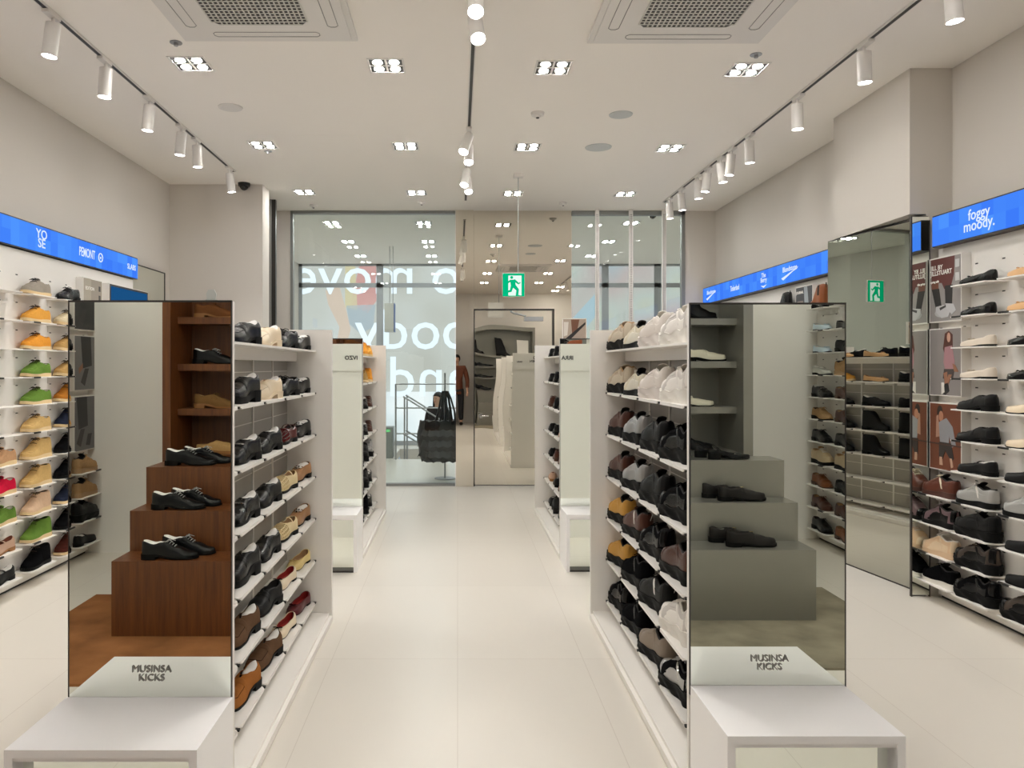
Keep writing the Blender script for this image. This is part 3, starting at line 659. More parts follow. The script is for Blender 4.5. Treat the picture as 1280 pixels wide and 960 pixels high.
style('boot_chelsea', 'chestnut brown ankle boot with pull tabs', 'ankle_boot', leather('rust', (132, 72, 30), .4), RUBBER, LIN_D, trim=mat('dark_elastic', (40, 26, 20), .8))
style('boot_bk', 'black ankle boot', 'ankle_boot', BK, RUBBER, LIN_D)
style('boot_bk_tall', 'tall black boot', 'tall_boot', BK, RUBBER, LIN_D)
style('mule_tan', 'tan suede mule', 'mule', suede('mule', (188, 150, 98)), GUM, LIN_T)
style('moc_olive', 'olive brown suede shoe', 'derby', suede('olive', (120, 88, 52)), GUM, LIN_T)
style('moc_brown', 'brown suede shoe', 'derby', suede('cocoa', (112, 70, 40)), GUM, LIN_T)
style('buckle_bone', 'bone white buckled flat', 'buckle_shoe', leather('bone2', (212, 206, 186), .4), RUBBER, LIN_T)
style('buckle_bone_s', 'bone white square-strap flat', 'strap_flat', leather('bone2', (212, 206, 186), .4), RUBBER, LIN_T, metal=GOLD)
style('buckle_bk', 'dark brown buckled shoe', 'buckle_shoe', leather('espresso', (22, 18, 16), .5), RUBBER, LIN_D, metal=GOLD)
style('sling_bk', 'black slingback heel', 'slingback', BK, RUBBER, LIN_D)

def shoe(key, x, y, z, rz, where, group, small=False):
    words, kind, rm = ST[key]
    parts, L = proto(kind)
    label = (words+' '+where).strip()
    name = {'ballet_flat': 'ballet_flat', 'pump': 'pump'}.get(kind, kind.replace('insert_flat', 'strap_flat').replace('wallabee_boot', 'moccasin_boot').replace('wallabee', 'moccasin_shoe').replace('hook_sneaker', 'sneaker').replace('retro_sneaker', 'sneaker').replace('loafer_plain', 'loafer').replace('formal', 'dress_shoe').replace('derby', 'derby_shoe'))
    if small:
        k2 = 'small_'+kind
        if k2 not in PROTO:
            mb = MB()
            for n, me, role, m in parts:
                i = {'sole': 1, 'lining': 2, 'insert': 3}.get(n, 0)
                mb.add(m.v, m.f, i, True)
            PROTO[k2] = mb.mesh(name, [None]*4)
        o = bpy.data.objects.new(name, PROTO[k2]); C.objects.link(o)
        for i, r in enumerate(('upper', 'sole', 'lining', 'insert')):
            o.material_slots[i].link = 'OBJECT'; o.material_slots[i].material = rm[r]
        o.location = (x, y, z); o.rotation_euler = (0, 0, rz); tag(o, label, 'shoe', group); return o
    root = thing(name, label, 'shoe' if 'boot' not in kind else 'boot', (x, y, z), rz, group)
    for n, me, role, m in parts:
        o = bpy.data.objects.new(n, me); C.objects.link(o); o.parent = root
        o.material_slots[0].link = 'OBJECT'; o.material_slots[0].material = rm[role]
    return root
# ------------------------------------------------------------------ gondolas (double-sided shoe racks)
ROWS = [.113+.229*i for i in range(7)][::-1]      # shelf heights, top first
GH = 1.60
def gondola(side, near, x0, x1, y0, y1, label, shelf_sides, seg):
    g = thing('shoe_display_rack', label, 'display rack', ((x0+x1)/2, y0, 0), 0, 'double-sided shoe racks')
    cx = (x0+x1)/2; L = y1-y0; h = (x1-x0)/2
    def B(): return MB()
    B().box(-h-.005, h+.005, .021, L-.0305, 0.008, .035).box(-h+.012, h-.012, .021, L-.0305, .035, .05).box(-h, h, .021, L-.0305, 0, .008).build('base', M_white, g)
    nseg = int(round(L/seg)); mb = B()
    mb.box(-.006, .006, .02, L-.03, .05, GH-.14)
    for z in ROWS[1:]: mb.box(-.0085, .0085, .03, L-.035, z+.115, z+.119, 1)
    mb.build('back_panel', [M_board, M_upright], g)
    for i in range(1, nseg+1):
        y = L-.03-seg*i+.02
        if y > .03: B().box(-.012, .012, y-.008, y+.008, .05, GH-.115).build('upright', M_upright, g)
    B().box(-h, h, L-.03, L, 0, GH).build('end_panel', M_white, g)
    B().box(-h, h, 0, .02, 0, GH).build('end_panel', M_white, g)
    mirr = B().box(-h+.003, h-.003, -.008, 0, .36, GH-.004).build('mirror', M_mirror, g)
    B().box(-h, h, -.0095, 0, GH-.004, GH+.002).box(-h, -h+.003, -.0095, 0, .36, GH).box(h-.003, h, -.0095, 0, .36, GH).build('mirror_edge', M_dark, mirr)
    for r, z in enumerate(ROWS):
        if r == 0:
            mb = B().box(-.165, .165, .025, L-.035, z-.009, z).box(-.06, .06, .025, L-.035, z-.06, z-.009)
            mb.build('shelf', M_shelf, g); continue
        for sg in (-1, 1):
            mb = B()
            for i in range(nseg):
                ya = max(.025, L-.035-seg*(i+1)+.006); yb = L-.035-seg*i-.006
                if yb <= ya: continue
                mb.prism([(sg*.012, ya), (sg*.155, ya+.004), (sg*.165, ya+.02), (sg*.165, yb-.02), (sg*.155, yb-.004), (sg*.012, yb)], 'z', z-.008, z, 0)
                mb.box(sg*.1655, sg*.162, ya+.02, yb-.02, z-.012, z-.008, 0)
                mb.box(sg*.166, sg*.15, yb-.004, yb+.01, z-.009, z-.001, 1)
                mb.box(sg*.007, sg*.012, ya+.01, yb-.01, z-.035, z, 0)
            mb.build('shelf', [M_shelf, M_black], g)
    return g
seg = .36
GL = gondola('left', 1, -1.19, -.69, 2.306, 4.15, 'white shoe rack with mirrored end on the left, nearer one, facing brown reflected steps', None, seg)
GR = gondola('right', 1, .735, 1.23, 2.39, 4.18, 'white shoe rack with mirrored end on the right, nearer one, facing grey reflected steps', None, seg)
FL = gondola('left', 0, -1.18, -.685, 5.43, 7.2, 'white shoe rack behind the near left rack, beside the aisle', None, seg)
FR = gondola('right', 0, .74, 1.235, 5.45, 7.22, 'white shoe rack behind the near right rack, in front of steel door', None, seg)
# brand panels on the far ends of the racks (they show in the mirrors behind)
def brand_panel(g, L, left, right, dot=False):
    p = MB().box(-.245, .245, L, L+.012, 1.36, GH-.004).build('brand_panel', M_white, g)
    letters('lettering', left, .05, M_black, p, (-.005 if not right else .1, L+.0135, 1.475), R_BACK, bold=.001)
    if right: letters('lettering', right, .034, M_black, p, (-.14, L+.0135, 1.47), R_BACK, bold=.001)
    if dot: MB().tube([(.1+.028*cos(a*pi/8), L+.0135, 1.53+.028*sin(a*pi/8)) for a in range(16)], .006, 6, closed=True).build('emblem', M_black, p)
    return p
brand_panel(GL, 1.844, 'IVZO', '')
brand_panel(GR, 1.79, 'IRRA', '')
brand_panel(FL, 1.77, 'OZVI', '')
brand_panel(FR, 1.77, 'NOMIN', 'HARU', True)
# benches
def bench(x0, x1, y0, y1, label, letter):
    b = thing('bench', label, 'bench', ((x0+x1)/2, (y0+y1)/2, 0), 0, 'mirrored fitting benches'); h = (x1-x0)/2; d = (y1-y0)/2; H = .39
    MB().box(-h, h, -d, d, H-.022, H).build('seat', M_bench, b)
    MB().box(-h, -h+.022, -d, d, 0, H-.022).build('side_panel', M_bench, b); MB().box(h-.022, h, -d, d, 0, H-.022).build('side_panel', M_bench, b)
    MB().box(-h+.022, h-.022, -d+.004, d, .0, .012).build('bottom_rail', M_dark, b)
    MB().box(-h+.022, h-.022, -d+.006, d, H-.034, H-.022).build('top_rail', M_bench, b)
    MB().box(-h+.022, h-.022, -d+.05, -d+.06, .012, H-.034).build('mirror', M_mirror, b)
bench(-1.194, -.686, 1.979, 2.297, 'white bench with mirrored front below the left mirror', 1)
bench(.737, 1.224, 2.053, 2.381, 'white bench with mirrored front below the right mirror', 1)
bench(-1.184, -.684, 5.10, 5.42, 'far white bench behind the near left rack', 0)
bench(.742, 1.235, 5.12, 5.44, 'far white bench behind the near right rack', 0)
M_letter = mat('grey_metal_letters', (150, 148, 142), .35, metal=.6)
for g, nm, L in ((GL, 'left', 'left'), (GR, 'right', 'right')):
    x = g.location.x; y = g.location.y
    o = letters('lettering', 'MUSINSA\nKICKS', .0295, M_letter, g, (.005, -.0105, .462), R_FRONT, bold=.0, extrude=.0015, line=.9, space=1.0)
    o['label'] = 'raised grey letters MUSINSA KICKS'
o = thing('acrylic_tag', 'small clear acrylic tag standing on top of the left mirror', 'tag', (-.757, 2.312, GH+.002))
MB().box(-.016, .016, -.008, .008, 0, .003).build('foot', M_glass, o)
MB().prism([(-.013, .003), (.013, .003), (.016, .02), (.009, .034), (-.009, .034), (-.016, .02)], 'y', -.002, .002).build('plate', mat('frosted_acrylic', (198, 202, 198), .3), o)

# ------------------------------------------------------------------ wall shelving
RW = [.112+.1745*i for i in range(11)][::-1]
def wall_unit(side, y0, y1, cols, label, rows=RW, skip=None, shelf_len=.285):
    sg = -1 if side == 'left' else 1
    face = -2.78 if side == 'left' else 2.92; wallx = -2.88 if side == 'left' else 3.02
    u = thing('wall_shelving', label, 'wall shelving', (0, 0, 0))
    mb = MB().box(wallx-sg*.002, face, y0, y1, .02, 2.14 if side == 'left' else 2.11)
    mb.box(wallx-sg*.002, face+sg*.02, y0, y1, 0, .02, 1)
    y = y0
    for c in cols:
        for z in rows:
            for dy in (-.11, .1): mb.box(face-sg*.0008, face+sg*.001, c+dy-.011, c+dy+.011, z+.118, z+.125, 1)
    mb.build('panel', [M_white, M_black], u)
    for c in cols:
        for i, z in enumerate(rows):
            if skip and skip(c, i): continue
            a, b = c-shelf_len/2, c+shelf_len/2; f = face-sg*.122
            m2 = MB().prism([(face, a-.02), (f+sg*.02, a), (f, a+.004), (f, b-.004), (f+sg*.02, b), (face, b+.02)], 'z', z-.007, z)
            m2.box(face, face-sg*.004, a, b, z-.05, z)
            m2.box(f-sg*.0008, f+sg*.012, (b-.09 if sg > 0 else a+.01)+ (0 if sg<0 else -.0), (b-.01 if sg > 0 else a+.09), z-.0085, z+.0012, 1) if i % 2 == 1 else None
            m2.build('shelf', [M_shelf, M_black], u)
    return u
LC = [3.68, 4.07, 4.46, 4.85, 5.24]
UL = wall_unit('left', 3.2, 6.44, LC[1:], 'white slotted wall shelving on the left wall under the blue light panel')
UL2 = wall_unit('left', -1.058, .1, [-.88, -.5], 'white slotted wall shelving on the left wall reflected in the left mirror', skip=lambda c, i: c < -.8 and i < 7)
RC = [4.44, 4.13, 3.765, 3.40]
UR = wall_unit('right', 1.9, 4.565, RC, 'white slotted wall shelving on the right wall under the foggy moody panel', skip=lambda c, i: c > 4.3 and i < 7)
UR2 = wall_unit('right', -1.348, .1, [-1.13, -.76], 'white slotted wall shelving on the right wall reflected in the right mirror')
UR3 = wall_unit('right', 5.53, 8.78, [5.95, 6.35, 6.75, 7.15, 7.55], 'white slotted wall shelving behind the near right rack', rows=RW[:9])
# blue light panels
def blue_panel(side, y0, y1, z0, z1, label, words):
    sg = -1 if side == 'left' else 1; f = -2.75 if side == 'left' else 2.85; wx = -2.88 if side == 'left' else 3.02
    s = thing('light_panel', label, 'sign', (0, y0, z0))
    MB().box(wx-sg*.002, f+sg*.004, 0, y1-y0, -.006, z1-z0+.008).build('housing', M_dark, s)
    MB().box(f+sg*.004, f, .004, y1-y0-.004, 0, z1-z0).build('screen', M_sign, s)
    for body, yy, zz, size, sx in words:
        letters('lettering', body, size, M_text_w, s, (f-sg*.002, yy-y0, zz-z0), R_LEFTWALL if sg < 0 else R_RIGHTWALL, sx=sx, extrude=.0005, bold=.0008, line=.7)
    return s
s = blue_panel('left', 2.9, 6.47, 2.153, 2.322, 'bright blue light panel with YOSE and PEMONT on the left wall', [('YO\nSE', 4.97, 2.24, .085, 1.1), ('PEMONT', 5.58, 2.237, .075, (.8, 1.25, 1)), ('SLABS', 6.34, 2.235, .062, 1)])
MB().tube([(-2.748, 5.79-2.9+.032*cos(a*pi/8), 2.237-2.153+.032*sin(a*pi/8)) for a in range(16)], .004, 6, closed=True).box(-2.749, -2.747, 5.782-2.9, 5.798-2.9, .075, .09).build('emblem', M_text_w, s)
s = blue_panel('right', 2.0, 4.52, 2.118, 2.292, 'bright blue light panel reading foggy moody on the right wall', [('foggy\nmoody.', 4.11, 2.208, .086, (.95, 1, 1))])
s = blue_panel('right', 5.53, 8.74, 2.122, 2.296, 'bright blue light panel above shelves behind the near right rack', [('Blundstone', 6.45, 2.24, .062, 1), ('The\nBerry', 7.0, 2.225, .062, 1), ('Timberland', 7.73, 2.205, .06, (.9, 1.3, 1)), ('Blundstone', 8.45, 2.235, .062, 1)])
mb = MB()
for yy in (6.45, 8.45): mb.prism([(yy-5.53+.17, .05), (yy-5.53+.13, .03), (yy-5.53-.16, .115), (yy-5.53-.13, .098), (yy-5.53+.1, .062)], 'x', 2.8485, 2.8495)
mb.prism([(7.0-5.53-.07, .035), (7.0-5.53+.0, .0085), (7.0-5.53+.07, .035), (7.0-5.53, .028)], 'x', 2.8485, 2.8495)
mb.build('emblem', M_text_w, s)

# ------------------------------------------------------------------ mirrored column, left mirror, TV
cm = thing('column_mirror', 'tall smoked mirror cladding on the column of the right wall', 'mirror', (0, 0, 0))
mb = MB().prism([(2.845, 4.70), (2.715, 5.515), (2.725, 5.52), (2.855, 4.705)], 'z', .01, 2.31); mb.build('glass', M_mirror_c, cm)
MB().box(2.765, 2.87, 4.575, 4.587, .01, 2.31).build('glass', M_mirror, cm)
MB().box(2.758, 2.765, 4.572, 4.588, .0, 2.315).prism([(2.765, 4.588), (2.845, 4.70), (2.715, 5.515), (2.72, 5.522), (2.87, 5.525), (2.87, 4.59)], 'z', 2.31, 2.316).prism([(2.775, 4.59), (2.845, 4.70), (2.715, 5.515), (2.72, 5.522), (2.858, 5.525), (2.858, 4.59)], 'z', 0, .01).box(2.87, 2.874, 4.572, 4.587, 0, 2.29).build('frame', M_dark, cm)
o = thing('wall_mirror', 'wall mirror with thin dark frame at the far end of left wall', 'mirror', (-2.86, 6.48, .1))
MB().box(-.018, .04, 0, .76, 0, 2.19).build('glass', M_mirror, o)
MB().box(-.018, .044, 0, .76, 2.19, 2.2).box(-.018, .044, .755, .765, 0, 2.2).build('frame', M_dark, o)
o = thing('wall_screen', 'blue lit display screen in a white box on the left wall', 'screen', (-2.78, 5.82, 1.35))
MB().box(0, .085, 0, .72, 0, .695).build('housing', M_white, o); MB().box(.085, .088, .005, .715, .005, .69).build('bezel', M_black, o)
MB().box(.088, .0885, .02, .70, .02, .675).build('display', emis('screen_blue', (28, 84, 136), .9*SHOW), o)
o = thing('wall_screen', 'narrow bright blue lit panel at the left edge below the shelves', 'screen', (-2.78, 4.0, .7))
MB().box(0, .02, 0, .26, 0, .52).build('housing', M_white, o); MB().box(.02, .021, .006, .254, .006, .514).build('display', emis('panel_blue', (38, 138, 214), 1.*SHOW), o)

# ------------------------------------------------------------------ posters
def poster(side, yc, zc, w_, h_, label, bgc, shapes, texts=(), depth=.055):
    sg = -1 if side == 'left' else 1; f = -2.78 if side == 'left' else 2.92
    p = thing('poster', label, 'poster', (f, yc, zc), 0, None)
    MB().box(0, -sg*depth, -w_/2, w_/2, -h_/2, h_/2).build('board', M_white, p)
    a = -sg*depth
    MB().box(a, a-sg*.0008, -w_/2+.006, w_/2-.006, -h_/2+.006, h_/2-.006).build('print', mat('print_%d_%d_%d' % bgc, bgc, .5), p)
    mats = []; mb = MB()
    for poly, c in shapes:
        m = mat('print_%d_%d_%d' % c, c, .5)
        if m not in mats: mats.append(m)
        d = a-sg*(.001+.0003*len(mb.f)/8)
        mb.prism([((v[0] if sg < 0 else -v[0])*w_, v[1]*h_) for v in poly], 'x', a-sg*.0008, d, mats.index(m))
    if shapes: mb.build('picture', mats, p)
    for body, u, v, size in texts:
        letters('lettering', body, size, mat('print_white', (240, 238, 232), .5), p, (a-sg*.004, (u if sg < 0 else -u)*w_, v*h_), R_LEFTWALL if sg < 0 else R_RIGHTWALL, align='LEFT', bold=.0008, extrude=.0004, line=.85)
    return p
def ell(cx, cy_, rx, ry, n=14, a0=0): return [(cx+rx*cos(2*pi*i/n), cy_+ry*sin(2*pi*i/n)) for i in range(n)]
SK = (150, 104, 80); SKD = (110, 66, 48)
legs = [([(-.45, .48), (.3, .48), (.28, .2), (.18, .02), (-.02, .0), (-.1, .1), (-.42, .12)], (92, 42, 38)), ([(-.44, .14), (-.2, .14), (-.2, .0), (-.42, .0)], SKD),
        ([(-.42, .02), (-.18, .02), (-.1, -.28), (-.28, -.3)], (34, 32, 32)), ([(0, .05), (.24, .05), (.22, -.28), (.02, -.25)], (34, 32, 32)),
        (ell(-.08, -.36, .24, .07), (172, 172, 172)), ([(-.28, -.26), (-.02, -.24), (.16, -.36), (.1, -.43), (-.1, -.44), (-.28, -.34)], (182, 182, 184)), ([(.02, -.22), (.26, -.24), (.34, -.34), (.22, -.4), (.06, -.3)], (186, 186, 188)),
        ([(-.16, -.28), (.02, -.25), (.03, -.28), (-.14, -.32)], (60, 58, 58)), ([(.33, .42), (.45, .42), (.45, .3), (.33, .3)], (196, 196, 196)), ([(.33, .22), (.45, .22), (.45, .1), (.33, .1)], (196, 196, 196))]
sit = [([(.0, .42), (.12, .46), (.24, .4), (.24, .1), (.1, -.02), (.0, .1), (-.06, .2)], (84, 44, 34)), (ell(.12, .36, .055, .07), (196, 152, 132)), ([(.0, .22), (.22, .24), (.3, .02), (.28, -.12), (.02, -.12), (-.04, .0)], (166, 124, 130)), ([(-.02, -.1), (.3, -.1), (.24, -.26), (-.06, -.24)], (70, 62, 60)),
       ([(-.04, -.16), (.08, -.14), (.1, -.36), (.02, -.38)], SK), ([(.12, -.18), (.22, -.18), (.06, -.4), (-.04, -.42)], SK), ([(.0, -.32), (.1, -.3), (.14, -.42), (.02, -.48), (-.08, -.46)], (40, 38, 38)), ([(-.1, -.3), (-.02, -.3), (.0, -.44), (-.1, -.48)], (214, 210, 204)), ([(.24, -.02), (.32, -.04), (.42, -.14), (.3, -.14)], SK)]
bend = [(ell(-.16, .36, .09, .1), (40, 30, 26)), (ell(-.12, .3, .07, .08), (176, 124, 98)), ([(-.22, .2), (.05, .28), (.24, .16), (.34, -.1), (.22, -.14), (.14, .02), (.12, -.12), (-.14, -.1), (-.18, .05)], (138, 138, 142)), ([(-.26, .3), (-.2, .32), (-.16, .0), (-.28, -.02)], (170, 130, 110)),
        ([(-.18, -.08), (.2, -.08), (.28, -.3), (.2, -.34), (.02, -.2), (-.08, -.34), (-.18, -.32)], (50, 44, 42)), ([(-.16, -.3), (-.08, -.3), (-.06, -.42), (-.16, -.42)], (186, 150, 128)), ([(.16, -.3), (.23, -.3), (.26, -.42), (.2, -.44)], (186, 150, 128)), ([(-.49, -.1), (.49, -.1), (.49, -.12), (-.49, -.12)], (74, 50, 42))]
PW = .29
poster('right', 4.42, 1.855, PW, .385, 'poster of legs in black socks and silver shoes on right wall', (142, 138, 136), legs, [('JILL BY\nJILLSTUART', -.44, .3, .038), ('spring edit', -.44, .13, .018)])
poster('right', 4.42, 1.425, PW, .40, 'poster of a seated long-haired person against grey on right wall', (136, 130, 128), sit)
poster('right', 4.42, .985, PW, .40, 'poster of a crouching person against rust red on right wall', (112, 62, 40), bend)
def dk(cx): return [([(cx-.2, .48), (cx+.3, .48), (cx+.2, -.1), (cx-.25, -.05)], (34, 34, 36)), ([(cx-.1, -.1), (cx+.1, -.1), (cx+.3, -.35), (cx+.1, -.42)], (52, 50, 50))]
poster('left', -.9, 1.855, .3, .385, 'dark poster highest of three reflected in the left mirror', (40, 40, 42), dk(0))
poster('left', -.9, 1.425, .3, .40, 'poster of dark trousers and a hand reflected in left mirror', (120, 118, 118), dk(-.1)+[([(.1, .0), (.3, -.1), (.28, -.2), (.1, -.1)], SK)])
poster('left', -.9, .985, .3, .40, 'poster of dark legs reflected lowest in the left mirror', (104, 102, 104), dk(.1)+[([(-.35, -.2), (-.15, -.2), (-.05, -.4), (-.25, -.42)], (44, 44, 46))])
poster('left', 5.62, 1.86, .29, .385, 'pale poster beside the blue screen on the left wall', (150, 142, 130), [([(-.49, .49), (-.1, .49), (-.1, -.49), (-.49, -.49)], (168, 160, 146)), ([(.3, .38), (.4, .38), (.4, .28), (.3, .28)], (50, 48, 46)), ([(.3, .2), (.4, .2), (.4, .1), (.3, .1)], (50, 48, 46))], [('EDITION', -.42, .3, .034)])
poster('right', 6.22, 1.965, .3, .2, 'dark photo poster beside the brown ankle boot on far shelving', (60, 62, 66), [([(.0, .45), (.2, .45), (.3, -.45), (.05, -.45)], (150, 158, 164)), ([(-.4, -.1), (-.05, -.1), (-.05, -.4), (-.4, -.4)], (120, 110, 104))], [('JOURNAL', -.44, .25, .03)])
poster('right', 7.05, 1.91, .34, .1, 'low pale poster board top peeping over right mirror', (120, 112, 106), [])
o = thing('picture_stand', 'small photo board standing on top of the far right rack', 'poster', (.975, 6.28, GH+.0))
MB().box(-.1, .1, -.012, .012, 0, .2).build('board', M_white, o)
MB().box(-.095, .095, -.013, -.012, .005, .195).build('print', mat('print_170_150_130', (176, 160, 146), .5), o)
mb = MB()
mb.prism([(-.09, .02), (-.04, .02), (.09, .15), (.09, .17)], 'y', -.014, -.013, 0).prism([(-.03, .19), (.04, .19), (.02, .09), (-.02, .06)], 'y', -.0136, -.013, 1).prism([(-.09, .17), (-.05, .17), (-.06, .06), (-.09, .05)], 'y', -.0136, -.013, 2)
mb.build('picture', [mat('print_34_30_30', (34, 30, 30), .5), mat('print_120_80_60', (120, 80, 60), .5), mat('print_220_214_206', (220, 214, 206), .5)], o)

# ------------------------------------------------------------------ reflected display niches, steps and carpets (either side of the camera)
def niche(x0, x1, xa, xb, yb_, yf, yi, m, label, shelf_m, zs):
    n = thing('display_niche', label, 'display niche', ((x0+x1)/2, yi, 0)); c = (x0+x1)/2
    mb = MB().box(x0-c, xa-c, yb_-yi, yf-yi, 0, 2.28).box(xb-c, x1-c, yb_-yi, yf-yi, 0, 2.28).box(xa-c, xb-c, yb_-yi, yf-yi, 2.2, 2.28).box(xa-c, xb-c, -.06, 0, 0, 2.2)
    mb.build('cabinet', m, n)
    for z in zs: MB().box(xa-c, xb-c, 0, yf-yi-.12, z-.042, z).build('shelf', shelf_m, n)
    return n
niche(-1.80, -.42, -1.75, -.47, -1.05, .012, -.36, M_wood, 'walnut niche with shelves reflected in the left mirror', M_wood, (.846, 1.135, 1.415, 1.708))
niche(.42, 1.86, .47, 1.80, -1.34, .03, -.42, M_steelg, 'grey metal niche with shelves reflected in the right mirror', M_steelg, (.85, 1.138, 1.433, 1.71))
def steps(x0, x1, ys, hs, m, label):
    s = thing('display_steps', label, 'display steps', ((x0+x1)/2, ys[0], 0)); c = (x0+x1)/2
    for i, h in enumerate(hs): MB().box(x0-c, x1-c, ys[i+1]-ys[0], 0 if i == 0 else ys[i]-ys[0], 0.012, h).build('step', m, s)
steps(-1.78, -.5, (.73, .512, .297, .016), (.397, .615, .824), M_wood, 'three walnut display steps reflected in the left mirror')
steps(.5, 1.96, (.655, .433, .25, .034), (.396, .614, .836), M_steelg, 'three grey metal display steps reflected in the right mirror')
tag(MB().box(-2.2, -.42, .016, 1.31, 0, .012).build('carpet', M_carpet_b), 'brown carpet under the walnut steps reflected in left mirror', 'carpet')
tag(MB().box(.42, 2.29, .034, 1.30, 0, .012).build('carpet', M_carpet_g), 'grey carpet under the metal steps reflected in right mirror', 'carpet')

# ------------------------------------------------------------------ polished steel column with door
tag(MB().box(-.02, .187, 8.75, 9.12, 0, CEIL).build('steel_panel', M_steel), 'tall narrow polished steel panel left of the steel door', 'panel')
tag(MB().box(.19, 1.33, 8.79, 9.2, 2.07, CEIL).build('steel_panel', M_steel), 'wide polished steel panel above the steel door and exit sign', 'panel')
tag(MB().box(1.13, 1.33, 8.78, 9.2, 0, 2.07).build('steel_panel', M_steel), 'narrow polished steel panel right of the steel door', 'panel')
d = MB().box(.2, 1.11, 8.815, 8.85, .012, 2.055).build('door_1', M_steel_w); d['kind'] = 'structure'
MB().tube([(.27, 8.81, .82), (.27, 8.77, .82), (.29, 8.765, .82), (.36, 8.765, .82)], .009, 8).cyl((.27, 8.815, .82), (.27, 8.805, .82), .03).build('door_handle', M_chrome, d)
MB().box(.78, 1.0, 8.775, 8.815, 1.93, 1.98).tube([(.8, 8.79, 1.99), (.66, 8.77, 2.02), (.62, 8.79, 2.045)], .009, 6).build('door_closer', M_alu, d)
struct('trim_4', MB().box(.187, .2, 8.775, 8.86, 0, 2.07).box(1.11, 1.13, 8.775, 8.86, 0, 2.07).box(.187, 1.13, 8.775, 8.86, 2.055, 2.072).box(-.02, 1.33, 8.86, 9.18, 0, .01), M_dark)
# slotted uprights in front of the right window
for i, x in enumerate((1.62, 2.012, 2.396)):
    mb = MB().box(x-.022, x+.022, 8.72, 8.75, 0.0, CEIL)
    for k in range(150):
        z = .1+k*.0205
        if z < CEIL-.05: mb.box(x-.011, x-.004, 8.7192, 8.7205, z, z+.011, 1).box(x+.004, x+.011, 8.7192, 8.7205, z, z+.011, 1)
    tag(mb.build('slotted_upright', [M_lampwhite, M_dark]), 'white slotted upright before the right window, '+('nearest the steel panel' if i == 0 else 'middle one of three' if i == 1 else 'nearest the right wall'), 'upright', 'slotted uprights')

# ------------------------------------------------------------------ ceiling fittings
COLN = ['column nearest left wall', 'column left of the middle track', 'column right of the middle track', 'column nearest right wall']
def downlight(x, y, label, lit=True, s=.098):
    d = thing('downlight', label, 'downlight', (x, y, CEIL), 0, 'four-lamp downlights')
    mb = MB()
    for a, b in (((-s-.012, s+.012), (s, s+.012)), ((-s-.012, s+.012), (-s-.012, -s))):
        mb.box(a[0], a[1], b[0], b[1], -.004, .002); mb.box(b[0], b[1], -s, s, -.004, .002)
    mb.box(-.006, .006, -s, s, -.002, .002).box(-s, s, -.006, .006, -.002, .002)
    mb.build('frame', M_lampwhite, d)
    MB().box(-s, s, -s, s, -.0012, .0).build('baffle', M_dark, d)
    for i, (dx, dy) in enumerate(((-1, -1), (1, -1), (-1, 1), (1, 1))):
        c = (dx*s*.51, dy*s*.51)
        MB().cyl((c[0], c[1], -.0035), (c[0], c[1], -.001), .029, .029, 14).build('lamp_lens', M_lens, d)
XS = (-1.6, -.43, .58, 1.77)
YS = (1.2, 2.86, 4.52, 6.18, 7.85)
NR = ['behind the camera', 'above the near benches', 'first row seen', 'second row seen', 'third row seen']
for j, y in enumerate((-.45,)+YS):
    for i, x in enumerate(XS):
        if y < 0: continue
        downlight(x, y+(.03*i if y > 4 else 0), 'square four-lamp ceiling downlight, '+(['over the niches']+['over the camera']+NR[1:])[j]+', '+COLN[i])
for x, nm in ((-2.3, 'left'), (2.35, 'right')):  # added fill downlights, out of view, brightening the back area the mirrors reflect
    for y, nn in ((-.55, 'near the back wall'), (.35, 'beside the camera')):
        downlight(x, y, 'square fill downlight added behind the picture, %s side, %s' % (nm, nn))
for j, y in enumerate((9.55, 10.97, 12.4)):
    for i, x in enumerate((-1.6, -.43, 1.0, 2.2)):
        downlight(x, y, 'lobby ceiling downlight beyond the glass, '+ORD[j]+' row, '+ORD[i]+' from left')
def track(x, y0, y1, label):
    t = thing('track_rail', label, 'light track', (x, y0, CEIL))
    MB().box(-.017, .017, 0, y1-y0, -.012, .0).build('channel', M_lampwhite, t)
    MB().box(-.010, .010, .01, y1-y0-.01, -.0135, -.012).build('slot', M_black, t)
track(-2.08, 1.0, 7.0, 'long ceiling light track along the left wall'); track(2.28, 1.0, 8.3, 'long ceiling light track along the right wall'); track(.087, 1.5, 8.2, 'ceiling light track above the middle aisle')
def spot(x, y, tilt, label, power=SPOT_W, length=.17, r=.037):
    s = thing('track_spotlight', label, 'spotlight', (x, y, CEIL-.0135), 0, 'track spotlights')
    MB().box(-.018, .018, -.06, .06, -.016, 0).cyl((0, .02, -.016), (0, .02, -.05), .009, n=8).build('adapter', M_lampwhite, s)
    dx, dy = tilt; ax = Vector((dx, dy, -1)).normalized(); p0 = Vector((0, .02, -.045)); p1 = p0+ax*length
    can = MB().cyl(p0, p1, r, n=20, caps=False).cyl(p0, p0+ax*.002, r, n=20).cyl(p1-ax*.012, p1, r*.86, r*.98, 20, caps=False).build('can', M_lampwhite, s)
    MB().cyl(p1-ax*.012, p1-ax*.008, r*.88, n=18).build('lamp_lens', M_lens_s, can)
    ld = bpy.data.lights.new('spot_light', 'SPOT'); ld.energy = power; ld.spot_size = 1.15; ld.spot_blend = .7; ld.color = (1, .97, .92); ld.shadow_soft_size = .03
    lo = bpy.data.objects.new('spot_light', ld); C.objects.link(lo); lo.parent = s
    lo.location = p1+ax*.005; lo.rotation_euler = ax.to_track_quat('-Z', 'Y').to_euler()
    return s
